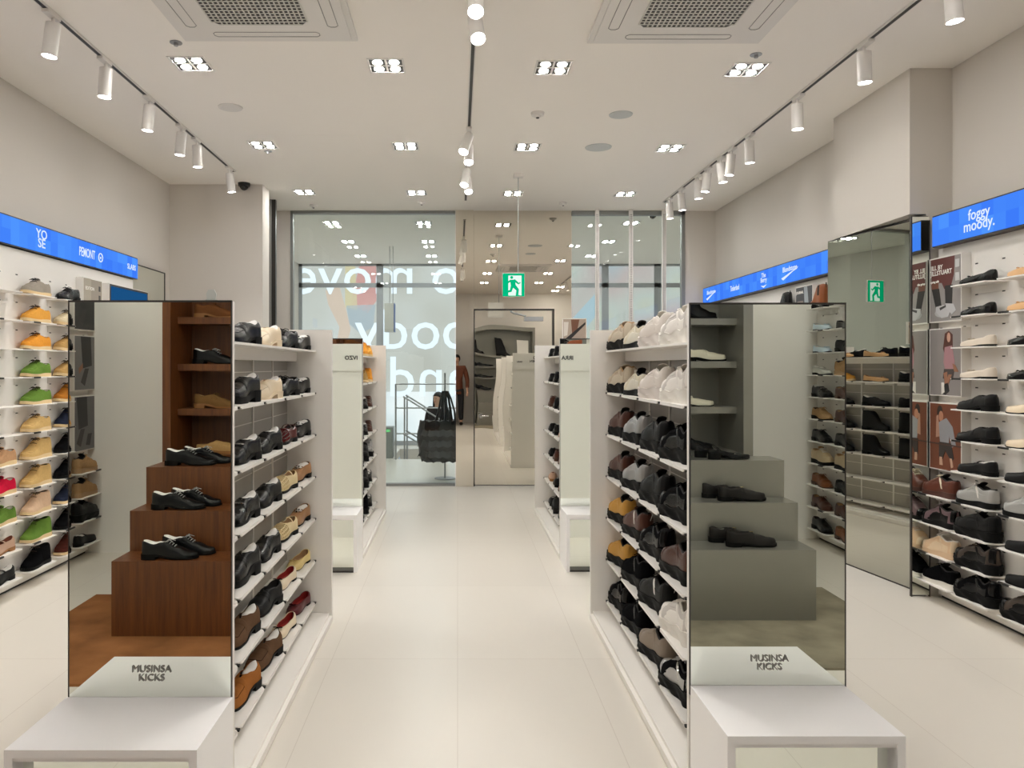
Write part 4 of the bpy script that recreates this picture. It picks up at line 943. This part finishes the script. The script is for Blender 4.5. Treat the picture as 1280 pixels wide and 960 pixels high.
for i, (y, tx, ty) in enumerate(((1.6, -.25, 0), (2.5, -.25, .0), (3.2, -.2, .1), (3.85, -.12, -.02), (4.43, -.06, -.0), (5.06, -.1, .02), (5.65, -.1, .02), (5.98, .02, .05), (6.84, .08, .1))):
    spot(-2.08, y, (tx, ty), 'white spotlight on the left track, '+(ORD[i-3]+' visible from the camera' if i > 2 else ORD[i]+' of those above the camera'))
for i, (y, tx, ty) in enumerate(((1.7, .25, 0), (2.6, .25, .0), (3.45, .1, .02), (4.2, .05, .03), (5.03, .03, .02), (5.86, .05, .05), (6.24, -.1, .05), (6.5, .12, -.03), (6.84, -.12, .05), (7.12, .06, .03), (7.65, .08, .03), (8.08, .06, .02))):
    spot(2.28, y, (tx, ty), 'white spotlight on the right track, '+(ORD[i-2]+' visible from the camera' if i > 1 else ORD[i]+' of those above the camera'))
for i, (y, tx, ty) in enumerate(((3.5, -.03, -.62), (3.78, .1, -.6), (5.72, -.3, -.5), (5.98, .0, -.45), (6.75, -.2, -.5), (7.0, .1, -.5))):
    spot(.087, y, (tx, ty), 'white spotlight on the middle track, '+ORD[i]+' from the camera')
def aircon(xc, yc, label):
    a = thing('air_conditioner', label, 'air conditioner', (xc, yc, CEIL)); h = .478
    mb = MB().box(-h, h, -h, h, -.018, 0).box(-h+.03, h-.03, -h+.03, h-.03, -.026, -.018)
    mb.build('panel', M_lampwhite, a)
    for i in range(4):
        c, s_ = cos(i*pi/2), sin(i*pi/2); poly = [(-.27, .345), (.27, .345), (.285, .36), (.285, .385), (.27, .4), (-.27, .4), (-.285, .385), (-.285, .36)]
        pts = [(c*u-s_*v, s_*u+c*v, -.0265) for u, v in poly]
        f = MB().tube(pts, .0022, 4, closed=True).build('louvre', M_grey, a)
    g = .25
    MB().prism([(-g+.03, -g), (g-.03, -g), (g, -g+.03), (g, g-.03), (g-.03, g), (-g+.03, g), (-g, g-.03), (-g, -g+.03)], 'z', -.0275, -.026).build('intake', M_black, a)
    mb = MB()
    n = 20
    for i in range(n+1):
        t = -g+2*g*i/n; e = g-.004 if abs(t) < g-.03 else g-.03
        mb.box(t-.0035, t+.0035, -e, e, -.032, -.0275)
    for i in range(17):
        t = -g+2*g*i/16; e = g-.004 if abs(t) < g-.03 else g-.03
        mb.box(-e, e, t-.0045, t+.0045, -.031, -.0275)
    mb.build('grille', mat('grille_white', (205, 203, 198), .5), a)
aircon(-1.03, 3.69, 'square ceiling air conditioner with mesh grille on the left'); aircon(1.2, 3.72, 'square ceiling air conditioner with mesh grille on the right')
def disc(x, y, r, label, m=M_lampwhite, cat='ceiling speaker', name='ceiling_speaker'):
    o = MB().cyl((0, 0, -.006), (0, 0, 0), r*.97, r, 28).cyl((0, 0, -.008), (0, 0, -.006), r*.8, r*.84, 28, smooth=True).build(name, m, None, (x, y, CEIL)); tag(o, label, cat)
M_spk = mat('speaker_mesh', (196, 200, 200), .6)
def at_ceiling(px, py):
    y = 940*(CEIL-EYE)/(458-py); return (px-572)*y/940, y
for px, py, r, lb in ((288, 134, .085, 'flat round ceiling speaker near the left track'), (776, 143, .085, 'round pale grey ceiling speaker right of the middle, nearer one'), (748, 184, .11, 'round pale grey ceiling speaker right of the middle, farther one')):
    x, y = at_ceiling(px, py); disc(x, y, r, lb, M_spk if px > 400 else M_lampwhite)
def detector(px, py, label, r=.05):
    x, y = at_ceiling(px, py)
    o = MB().cyl((0, 0, -.02), (0, 0, 0), r*.9, r, 20).cyl((0, 0, -.034), (0, 0, -.02), r*.4, r*.55, 16).build('smoke_detector', M_lampwhite, None, (x, y, CEIL)); tag(o, label, 'detector', 'ceiling detectors')
    s = MB().cyl((0, 0, -.04), (0, 0, -.034), r*.22, r*.25, 10).build('sensor', M_dark, o)
detector(672, 141, 'round smoke detector right of the middle ceiling track'); detector(527, 252, 'round smoke detector just before the left glass wall', .045); detector(704, 253, 'round smoke detector before the steel panel', .045); detector(392, 256, 'small detector above the left glass corner', .045)
def sprinkler(px, py, label):
    x, y = at_ceiling(px, py); o = MB().cyl((0, 0, -.004), (0, 0, 0), .034, n=16).cyl((0, 0, -.02), (0, 0, -.004), .012, n=10).build('sprinkler', M_alu, None, (x, y, CEIL)); tag(o, label, 'sprinkler', 'ceiling sprinklers')
sprinkler(220, 53, 'small sprinkler by the left air conditioner'); sprinkler(945, 68, 'small sprinkler by the right air conditioner'); sprinkler(335, 189, 'small sprinkler beside the second row left downlight')
def dome(px, py, label):
    x, y = at_ceiling(px, py); o = thing('dome_camera', label, 'security camera', (x, y, CEIL))
    MB().cyl((0, 0, -.03), (0, 0, 0), .055, .06, 20).build('housing', M_black, o); MB().sphere((0, 0, -.03), .042, 16, 10).build('dome', mat('dome_glass', (14, 14, 16), .08), o)
dome(305, 229, 'black dome security camera at the end of left track'); dome(816, 266, 'black dome security camera before the right window')
x0, y0 = at_ceiling(379, 168.5); x1, y1 = at_ceiling(455, 188)
tag(MB().box(x0-.1, x1, y0, y0+.006, CEIL-.0015, CEIL).box(x0-.1, x1, y1, y1+.006, CEIL-.0015, CEIL).box(x0-.1, x0-.094, y0, y1, CEIL-.0015, CEIL).box(x1-.006, x1, y0, y1, CEIL-.0015, CEIL).box(x0-.094, x1-.006, y0+.006, y1, CEIL-.001, CEIL).build('access_panel', M_ceil), 'square access panel flush in the ceiling left of middle', 'access panel')
# exit sign
ex = thing('exit_sign', 'green running man exit sign hanging before the steel door', 'exit sign', (.53, 7.13, CEIL))
MB().box(.0, .09, -.04, .04, -.03, 0).build('mount', M_lampwhite, ex); MB().cyl((.045, 0, -.94), (.045, 0, -.03), .004, n=8).build('rod', M_alu, ex)
M_eg = emis('exit_green', (0, 186, 128), SHOW); M_ew = emis('exit_white', (232, 255, 244), SHOW)
MB().box(-.105, .105, -.01, .012, -1.16, -.935).build('box', M_lampwhite, ex)
fc = MB().box(-.103, .103, -.012, -.01, -1.157, -.94).build('face', M_eg, ex)
MB().prism([(-.05, -1.15), (.075, -1.15), (.075, -.96), (-.05, -.96)], 'y', -.0128, -.012).build('doorway', M_ew, fc)
mb = MB()
mb.prism(ell(-.018, -.978, .014, .014), 'y', -.0136, -.0128)
for poly in ([(-.035, -1.0), (.012, -1.0), (.02, -1.05), (.0, -1.07), (-.025, -1.06)], [(.0, -1.0), (.012, -.995), (.05, -1.03), (.062, -1.02), (.066, -1.03), (.046, -1.045), (.01, -1.02)], [(-.03, -1.0), (-.075, -1.03), (-.08, -1.065), (-.066, -1.065), (-.062, -1.04), (-.03, -1.02)],
             [(-.02, -1.05), (.02, -1.05), (.05, -1.09), (.045, -1.145), (.075, -1.15), (.02, -1.152), (.026, -1.1), (-.005, -1.075)], [(-.025, -1.05), (.0, -1.065), (-.02, -1.115), (-.075, -1.125), (-.075, -1.105), (-.035, -1.098)]):
    mb.prism(poly, 'y', -.0136, -.0128)
mb.build('figure', M_eg, fc)

# ------------------------------------------------------------------ lobby: railing, stairs, bag stand, small items
rl = thing('railing', 'grey metal railing around the lobby staircase', 'railing', (-.93, 11.3, 0))
for x in (0, .96, 1.9, 2.5): MB().cyl((x, 0, 0), (x, 0, 1.135), .014, n=8).build('post', M_alu, rl)
for z in (1.135, .775, .39): MB().cyl((0, 0, z), (2.5, 0, z), .011, n=8).build('rail', M_alu, rl)
hr = thing('handrail', 'sloping double handrail going down the lobby stairs', 'handrail', (-.85, 11.75, 0))
for dy in (0, .6):
    for z in (.93, .35): MB().cyl((0, dy, z), (1.6, dy, z-1.0), .013, n=8).build('rail', M_alu, hr)
    for x in (.02, 1.5): MB().cyl((x, dy, -.17 if x < 1 else -1.15), (x, dy, .93-x*.625), .013, n=8).build('post', M_alu, hr)
mb = MB()
for k in range(8): mb.box(-.98+.27*k, -.98+.27*(k+1), 11.36, 12.74, -1.7, -.17*(k+1))
struct('floor_stairs', mb, M_floor)
struct('wall_stairwell', MB().box(-.98, 1.6, 12.74, 12.76, -1.7, -.0).box(-.98, 1.6, 11.345, 11.355, -1.7, -.12).box(1.18, 1.6, 11.36, 12.74, -1.7, -1.6), M_wall)
o = thing('bin_box', 'grey box with a small green light left of lobby railing', 'box', (-1.06, 11.6, 0)); MB().box(-.09, .07, -.15, .15, 0, .47).build('body', mat('bin_grey', (130, 134, 132), .5), o); MB().box(-.06, .03, -.153, -.15, .40, .44).build('light', emis('green_led', (120, 220, 130), .9*SHOW), o)
hs = thing('hanging_sign', 'small hanging box sign with a blue side in the lobby', 'sign', (-1.0, 11.4, CEIL))
MB().box(-.1, .04, -.1, .1, -1.3, -.87).build('box', mat('sign_white', (206, 206, 200), .5), hs); MB().box(.04, .05, -.1, .1, -1.3, -.87).build('side_panel', mat('sign_blue', (40, 80, 150), .4), hs)
for x in (-.03, .02): MB().cyl((x, 0, -.87), (x, 0, 0), .005, n=6).build('rod', M_alu, hs)
bs = thing('display_stand', 'slim metal floor stand carrying the black ruffled bag', 'stand', (-.158, 9.37, 0))
MB().cyl((0, 0, 0), (0, 0, .012), .13, n=24).build('base', M_alu, bs); MB().cyl((0, 0, .012), (0, 0, 1.32), .011, n=10).build('pole', M_alu, bs); MB().tube([(0, -.0, 1.05), (0, -.06, 1.06), (0, -.07, 1.09)], .007, 6).build('hook', M_alu, bs)
M_bag = mat('black_nylon', (8, 8, 9), .4, bump=.3, bscale=40)
bag = thing('ruffled_bag', 'large black ruffled bag hanging from the slim lobby stand', 'bag', (-.158, 9.30, 0))
rows = []
N = 40
for i in range(13):
    t = i/12; z = .23+.5*t; w_ = (.2+.1*sin(pi*min(1, t*.62+.12)))*(1.0-.05*t)
    rows.append([(w_*(1.1-.02*sin(9*a*2*pi/N+i))*cos(2*pi*a/N)-.02+.006*sin(17*2*pi*a/N), .11*sin(2*pi*a/N)*(1+.08*sin(11*2*pi*a/N)), z+.012*sin(13*2*pi*a/N+i*.7)) for a in range(N+1)])
mb = MB().grid(rows); mb.add(rows[0][:-1], [tuple(range(N))]); mb.add(rows[-1][:-1], [tuple(range(N))]); mb.build('body', M_bag, bag)
mb = MB()
for k in range(3):
    rr = []
    for zz, ex_ in ((.36+.13*k, 0), (.31+.13*k, .035)):
        rr.append([((.27+ex_+.02*sin(14*2*pi*a/60))*cos(2*pi*a/60)-.02, (.13+ex_)*sin(2*pi*a/60), zz-ex_*.6+.012*sin(19*2*pi*a/60)) for a in range(61)])
    mb.grid(rr)
mb.build('ruffle', M_bag, bag)
mb = MB()
for dx, top in ((-.1, -.02), (-.04, -.01), (.03, .0), (.09, .02), (.15, .03)):
    mb.tube([(dx-.02, -.06, .72), (dx*.8, -.05, .85), (top+dx*.3, -.03, 1.0), (top, -.01, 1.09), (top+dx*.3, .03, 1.0), (dx, .06, .73)], .02, 8, flat=.4)
mb.build('straps', M_bag, bag)

# ------------------------------------------------------------------ people
def skinned(name, verts, edges, radii, m, parent, sub=2):
    me = bpy.data.meshes.new(name); me.from_pydata(verts, edges, []); o = bpy.data.objects.new(name, me); C.objects.link(o)
    md = o.modifiers.new('skin', 'SKIN'); md.use_smooth_shade = True
    for v, r in zip(me.skin_vertices[0].data, radii): v.radius = r if isinstance(r, tuple) else (r, r)
    me.skin_vertices[0].data[0].use_root = True
    s = o.modifiers.new('sub', 'SUBSURF'); s.levels = sub; s.render_levels = sub
    dg = bpy.context.evaluated_depsgraph_get(); dg.update()
    me2 = bpy.data.meshes.new_from_object(o.evaluated_get(dg)); bpy.data.objects.remove(o)
    for p in me2.polygons: p.use_smooth = True
    me2.materials.clear(); me2.materials.append(m)
    o = bpy.data.objects.new(name, me2); C.objects.link(o); o.parent = parent; return o
M_skin = mat('skin', (214, 170, 146), .55); M_hair = mat('black_hair', (20, 17, 16), .4)
def person(label, loc, rz, H, coat, trouser, long_hair, arms):
    p = thing('person', label, 'person', loc, rz); k = H/1.68
    def S(v): return [(x*k, y*k, z*k) for x, y, z in v]
    # 0 pelvis 1 waist 2 chest 3 neck base 4 neck 5 jaw 6 head 7 crown ; legs ; arms
    V = [(0, 0, .9), (0, .0, 1.05), (0, 0, 1.26), (0, -.005, 1.40), (0, .0, 1.46), (0, .022, 1.515), (0, .012, 1.575), (0, .0, 1.645)]
    E = [(i, i+1) for i in range(7)]; Rr = [(.13, .10), (.115, .085), (.14, .095), (.06, .055), (.048, .05), (.056, .07), (.074, .092), (.05, .06)]
    for sg in (-1, 1):
        b = len(V); V += [(sg*.09, 0, .84), (sg*.1, .012, .47), (sg*.1, -.01, .09), (sg*.105, .1, .03)]; E += [(0, b), (b, b+1), (b+1, b+2), (b+2, b+3)]; Rr += [.085, .055, .04, (.036, .03)]
    for sg in (-1, 1):
        b = len(V); a = arms[0 if sg < 0 else 1]
        V += [(sg*.17, 0, 1.37), a[0], a[1], a[2]]; E += [(2, b), (b, b+1), (b+1, b+2), (b+2, b+3)]; Rr += [.052, .042, .03, (.03, .02)]
        w3 = Vector(a[2]); d = (Vector(a[2])-Vector(a[1])).normalized(); sd = d.orthogonal().normalized(); n = len(V)-1
        for f in range(5):
            q = (f-2)*.016; l = (.05, .075, .082, .076, .06)[f]
            if f == 0: q1 = w3+sd*-.034+d*.01; q2 = q1+sd*-.012+d*.03
            else: q1 = w3+sd*q+d*.045; q2 = q1+d*l*.6+Vector((0, .01, -.012))
            V += [tuple(q1), tuple(q2)]; E += [(n, len(V)-2), (len(V)-2, len(V)-1)]; Rr += [.009, .0075]
    body = skinned('body', S(V), E, [(r*k if not isinstance(r, tuple) else (r[0]*k, r[1]*k)) for r in Rr], M_skin, p)
    cv = [V[0], V[1], V[2], (0, -.005, 1.41), (0, 0, .72)]; ce = [(0, 1), (1, 2), (2, 3), (0, 4)]; cr = [(.16, .125), (.14, .11), (.168, .12), (.075, .07), (.175, .14)]
    for i in range(2):
        b = len(cv); a = arms[i]; sg = -1 if i == 0 else 1; cv += [(sg*.18, 0, 1.37), a[0], a[1]]; ce += [(2, b), (b, b+1), (b+1, b+2)]; cr += [.07, .058, .046]
    skinned('jacket', S(cv), ce, [(r*k if not isinstance(r, tuple) else (r[0]*k, r[1]*k)) for r in cr], coat, p)
    tv = [(0, 0, .9)]; te = []; tr = [(.135, .105)]
    for sg in (-1, 1):
        b = len(tv); tv += [(sg*.09, 0, .82), (sg*.1, .012, .47), (sg*.1, -.01, .1)]; te += [(0, b), (b, b+1), (b+1, b+2)]; tr += [.098, .072, .06]
    skinned('trousers', S(tv), te, [(r*k if not isinstance(r, tuple) else (r[0]*k, r[1]*k)) for r in tr], trouser, p)
    for sg in (-1, 1): MB().sphere((sg*.103*k, .06*k, .04*k), .07*k, 12, 8, sc=(.62, 1.75, .6)).build('shoe', M_black, p)
    mb = MB().sphere((0, -.016*k, 1.59*k), .1*k, 18, 12, sc=(.86, 1.0, 1.02))
    if long_hair:
        rows = []
        for i in range(7):
            t = i/6; rows.append([((.096+.022*t)*cos(a)*k, (-.012+.09*sin(a))*k, (1.625-.36*t)*k) for a in [pi*.80+pi*1.40*j/14 for j in range(15)]])
        mb.grid(rows); mb.grid([[(x*.9, y*.85+.004, z) for x, y, z in r] for r in rows])
    hair = mb.build('hair', M_hair, p)
    hz = 1.56
    for v in hair.data.vertices:      # fringe: keep the face open
        if v.co.y > .035*k and v.co.z < 1.60*k: v.co.y = .02*k
    for sg in (-1, 1): MB().sphere((sg*.028*k, .088*k, 1.572*k), .011*k, 8, 6, sc=(1.3, .6, .6)).build('eye', M_black, p)
    MB().sphere((0, .098*k, 1.545*k), .013*k, 8, 6, sc=(.8, 1, 1.3)).build('nose', M_skin, p)
    MB().sphere((0, .088*k, 1.513*k), .018*k, 8, 6, sc=(1.2, .5, .4)).build('mouth', mat('lips', (176, 84, 80), .4), p)
    return p
M_coatbk = mat('black_coat', (22, 22, 24), .7); M_brownj = mat('brown_jacket', (112, 62, 40), .8)
down = [[(-.25, 0, 1.1), (-.25, .08, .87), (-.25, .1, .79)], [(.25, 0, 1.1), (.25, .08, .87), (.25, .1, .79)]]
held = [[(-.24, .05, 1.15), (-.14, .24, 1.28), (-.1, .30, 1.31)], [(.24, .05, 1.15), (.14, .24, 1.28), (.1, .30, 1.31)]]
person('woman with long black hair in a black coat on the lobby stairs', (-.315, 11.95, -.51), pi-.62, 1.50, M_coatbk, M_coatbk, True, down)
person('person in a brown jacket with dark trousers reflected in the steel panel', (-.02, -.48, 0), 0, 1.68, M_brownj, mat('dark_trousers', (34, 34, 38), .8), False, down)

# ------------------------------------------------------------------ shoes on the racks
jit = random.Random(3)
def jr(a): return jit.uniform(-a, a)
def where(row, unit, pos): return 'on %s shelf down, %s, %s' % (ORD[row], pos, unit)
near_left = [['loafer_bk', 'loafer_cream', 'derby_bk', 'flat_bk_ins'], ['loafer_bk_plat', 'loafer_cream', 'derby_bk', 'flat_bk_ins'], ['loafer_bk_bit', 'loafer_bk', 'woven_ox', 'flat_bk_ins'], ['loafer_bk_bit', 'loafer_bk', 'woven_cream', 'flat_tan_ins'],
             ['loafer_bk_plat', 'loafer_bk', 'woven_cream', 'flat_tan_ins'], ['loafer_brown', 'loafer_bk_plain', 'ballet_cream_red', 'ballet_yellow'], ['loafer_tan', 'loafer_brown', 'ballet_cream_red', 'ballet_burg']]
c0l = [None, None, None, 'loafer_tan', 'loafer_tan', 'loafer_bk', 'loafer_bk']
POSN = ['nearest the mirror', 'second from mirror', 'third from mirror', 'far end']
for r in range(7):
    for c in range(4):
        shoe(near_left[r][c], -.94+.098, (2.92, 3.28, 3.64, 3.985)[c], ROWS[r], pi-.16+jr(.05), where(r, 'near left rack', POSN[c]), 'shoes on the near left rack')
    if c0l[r]: shoe(c0l[r], -.94+.1, 2.56, ROWS[r], pi+.08, 'on %s shelf down, half behind mirror, near left rack' % ORD[r], 'shoes on the near left rack')
near_right = [['ch_white', 'ch_off', 'sn_cream', 'ch_beige'], ['ch_white', 'ch_off', 'sn_cream', 'ch_beige'], ['ch_bk', 'cs_bk', 'hk_silver', 'ch_brown'], ['ch_bk', 'cs_bk', 'hk_silver', 'ch_brown'],
              ['ch_brown', 'ch_bk', 'hk_brown', 'ch_yellow'], ['ch_white', 'hk_bk', 'hk_bk2', 'ch_yellow'], ['hk_sil2', 'ch_taupe', 'hk_bk2', 'ch_bk']]
c0r = [None, None, 'ch_white', None, None, 'hk_bk', 'ch_bk']
for r in range(7):
    for c in range(4):
        shoe(near_right[r][c], .9825-.1, (2.96, 3.31, 3.67, 4.02)[c], ROWS[r], .08+jr(.05), where(r, 'near right rack', POSN[c]), 'shoes on the near right rack')
    if c0r[r]: shoe(c0r[r], .9825-.1, 2.62, ROWS[r], -.06, 'on %s shelf down, half behind mirror, near right rack' % ORD[r], 'shoes on the near right rack')
shoe('boot_brown', 1.0, 4.03, ROWS[0], pi/2, 'behind beige trainer on top shelf of near right rack', 'boots behind the right top shelf')
shoe('wal_mustard', 1.09, 3.5, ROWS[0], pi/2+.3, 'behind white trainers on top shelf of near right rack', 'boots behind the right top shelf')
far_l = [['loafer_bk', 'des_orange', 'wal_mustard'], ['loafer_bk', 'wal_camel', 'des_orange'], ['loafer_bk', 'loafer_bk', 'der_dbrown'], ['ch_bk', 'loafer_bk', 'der_dbrown'], ['ch_bk', 'cs_bk', 'hk_silver'], ['ch_bk', 'cs_bk', 'mj_bk'], ['cs_bk', 'ch_bk', 'mj_bk']]
far_r = [['loafer_bk', 'derby_bk', 'mj_bk'], ['loafer_bk', 'derby_bk', 'mj_bk'], ['loafer_bk', 'derby_bk', 'der_dbrown'], ['mj_beige', 'loafer_bk', 'mj_bk'], ['der_dbrown', 'der_dbrown', 'mj_bk'], ['der_brown', 'mj_bk', 'mj_beige'], ['boot_bk', 'cs_bk', 'mj_bk']]
PF = ['nearest the mirror', 'middle', 'far end']
for r in range(7):
    for c in range(3):
        shoe(far_l[r][c], -.9325+.098, (6.31, 6.67, 7.02)[c], ROWS[r], pi+.1, where(r, 'far left rack', PF[c]), 'shoes on the far left rack', small=True)
        shoe(far_r[r][c], .9875-.098, (6.33, 6.69, 7.04)[c], ROWS[r], -.1, where(r, 'far right rack', PF[c]), 'shoes on the far right rack', small=True)
refl = [['loafer_bk', 'ballet_tan', 'ballet_tan'], ['loafer_bk', 'ballet_tan', 'wal_mustard'], ['derby_bk', 'loafer_bk', 'derby_bk'], ['boot_bk', 'boot_bk', 'boot_bk'], ['boot_bk', 'boot_bk', 'boot_bk'], ['derby_bk', 'mj_bk', 'mj_bk'], ['derby_bk', 'mj_bk', 'mj_bk']]
for r in range(7):
    for c in range(3):
        if r > 4: continue
        shoe(refl[r][c], .9875+.098, (6.2, 6.6, 7.0)[c], ROWS[r], pi-.1, 'on %s shelf down in column mirror, %s' % (ORD[r], PF[c]), 'shoes on the hidden side of the far right rack', small=True)
# left wall
lw1 = ['wal_grey', 'wal_mustard', 'wal_orange', 'wal_green', 'wal_green', 'wal_sand', 'walb_sand', 'walb_sand', 'des_pinkbeige', 'des_green', 'des_black']
lw2 = ['derby_bk', 'wal_cream', 'wal_camel', 'wal_camel', 'walb_amber', 'walb_navy', 'walb_black', 'walb_black', 'walb_navy', 'walb_black', 'walb_ox']
lw0 = {6: 'wal_tanp', 7: 'wal_red', 8: 'wal_green', 9: 'mj_beige', 10: 'mj_bk'}
LX = -2.78+.062
for r in range(11):
    shoe(lw1[r], LX, 4.85, RW[r], pi-.02+jr(.03), where(r, 'left wall', 'full column left of mirror'), 'shoes on the left wall')
    shoe(lw2[r], LX, 5.24, RW[r], pi-.02+jr(.03), where(r, 'left wall', 'column cut by mirror edge'), 'shoes on the left wall')
    if r in lw0: shoe(lw0[r], LX, 4.46, RW[r]+(.09 if r == 6 else 0)*0, pi+jr(.03), where(r, 'left wall', 'column at picture edge'), 'shoes on the left wall')
for r, k in zip(range(7, 11), ('sn_tan', 'sn_tan', 'cs_bk', 'mj_bk')): shoe(k, LX, -.88, RW[r], pi, where(r, 'reflected in left mirror', 'below posters'), 'shoes reflected in the left mirror')
for r, k in enumerate(('cs_bk', 'cs_bk', 'cs_bk', 'cs_bk', 'wal_mustard', 'wal_mustard', 'des_black', 'des_ox', 'des_black', 'des_black', 'des_black')): shoe(k, LX, -.5, RW[r], pi, where(r, 'reflected in left mirror', 'edge column'), 'shoes reflected in the left mirror')
# right wall
rwA = ['ballet_bk', 'ballet_bk', 'ballet_bone', 'ballet_bone', 'loafer_bk_plain', 'loafer_bk_plain', 'mj_bk', 'sn_silver', 'cs_bk', 'ch_bkbrown', 'ch_bk']
rwB = ['ballet_tan', 'ballet_tan', 'ballet_bk', 'ballet_bk', 'ballet_ivory', 'ballet_ivory', 'mj_bk', 'sn_silver', 'mj_bk', 'mj_bk', 'ch_bkbrown']
rw0 = {7: 'sn_browncream', 8: 'sn_mauve', 9: 'sn_beige', 10: 'sn_bkwhite'}
RX = 2.92-.062
for r in range(11):
    shoe(rwA[r], RX, 4.13, RW[r], .03+jr(.03), where(r, 'right wall', 'column beside posters'), 'shoes on the right wall')
    shoe(rwB[r], RX, 3.765, RW[r], .03+jr(.03), where(r, 'right wall', 'column at picture edge'), 'shoes on the right wall')
    if r in rw0: shoe(rw0[r], RX, 4.44, RW[r], .03, where(r, 'right wall', 'column below posters'), 'shoes on the right wall')
rm1 = ['loafer_bk', 'flat_blue', 'flat_blue', 'mj_grey', 'woven_bk', 'des_ltan', 'derby_bk', 'sn_sand', 'der_brown', 'der_dbrown', 'derby_bk']
rm2 = ['ballet_ivory', 'ballet_bk', 'loafer_bk_plain', 'sn_tan', 'der_dbrown', 'der_dbrown', 'derby_bk', 'sn_sand', 'derby_bk', 'der_dbrown', 'der_brown']
for r in range(11):
    shoe(rm1[r], RX, -1.13, RW[r], .02, where(r, 'reflected in right mirror', 'inner column'), 'shoes reflected in the right mirror')
    shoe(rm2[r], RX, -.76, RW[r], .02, where(r, 'reflected in right mirror', 'outer column'), 'shoes reflected in the right mirror')
shoe('boot_chelsea', RX, 5.97, RW[0], .0, 'on far right shelving beside column mirror', 'boots on the far right wall')
shoe('boot_bk', RX, 6.6, RW[0], .0, 'standing on far right wall shelving beyond the dark poster', 'boots on the far right wall')
shoe('ch_bk', RX, 7.8, 1.857, .0, 'farthest on the right wall shelving, top just over mirror', 'boots on the far right wall') if False else None
# display steps and niches, reflected in the near mirrors
def pair(key, x, y, z, dx, dy, wh, grp, rz=-pi/2):
    shoe(key, x, y, z, rz-.04, wh+', nearer shoe of the pair', grp); shoe(key, x+dx, y-dy, z, rz+.05, wh+', farther shoe of the pair', grp)
for i, (x, y, z) in enumerate(((-1.50, .67, .397), (-1.535, .455, .615), (-1.555, .21, .824))):
    pair('formal_bk', x, y, z, .06, .105, 'on the %s walnut step' % ('lowest', 'middle', 'highest')[i], 'dress shoes on the walnut steps')
for k, x, z, n in (('moc_brown', -1.54, 1.708, 'top'), ('formal_bk', -1.54, 1.415, 'second'), ('moc_olive', -1.54, 1.135, 'third'), ('mule_tan', -1.53, .846, 'lowest')):
    shoe(k, x, -.2, z, -pi/2, 'on the %s walnut niche shelf in left mirror' % n, 'shoes in the walnut niche')
pair('buckle_bk', 1.64, .56, .396, -.06, .1, 'on the lowest grey step', 'shoes on the grey steps'); pair('buckle_bk', 1.665, .355, .614, -.06, .1, 'on the middle grey step', 'shoes on the grey steps'); pair('sling_bk', 1.65, .19, .836, -.05, .09, 'on the highest grey step', 'shoes on the grey steps')
for k, x, z, n in (('boot_bk', 1.57, 1.71, 'top'), ('buckle_bone', 1.63, 1.433, 'second'), ('buckle_bone_s', 1.56, 1.138, 'third'), ('loafer_bk_plain', 1.54, .85, 'lowest')):
    shoe(k, x, -.2, z, -pi/2, 'on the %s grey niche shelf in right mirror' % n, 'shoes in the grey niche')
for x in (.6, 1.0): shoe('boot_bk_tall', x, -.22, 1.71, -pi/2, 'on the top grey niche shelf, %s, seen in steel door' % ('inner' if x < .8 else 'outer'), 'boots in the grey niche')
for z in (1.433, 1.138, .85): shoe('derby_bk', .66, -.22, z, -pi/2, 'on grey niche shelf %s reflected in steel door' % ({1.433: 'second down', 1.138: 'third down', .85: 'lowest'}[z]), 'boots in the grey niche')
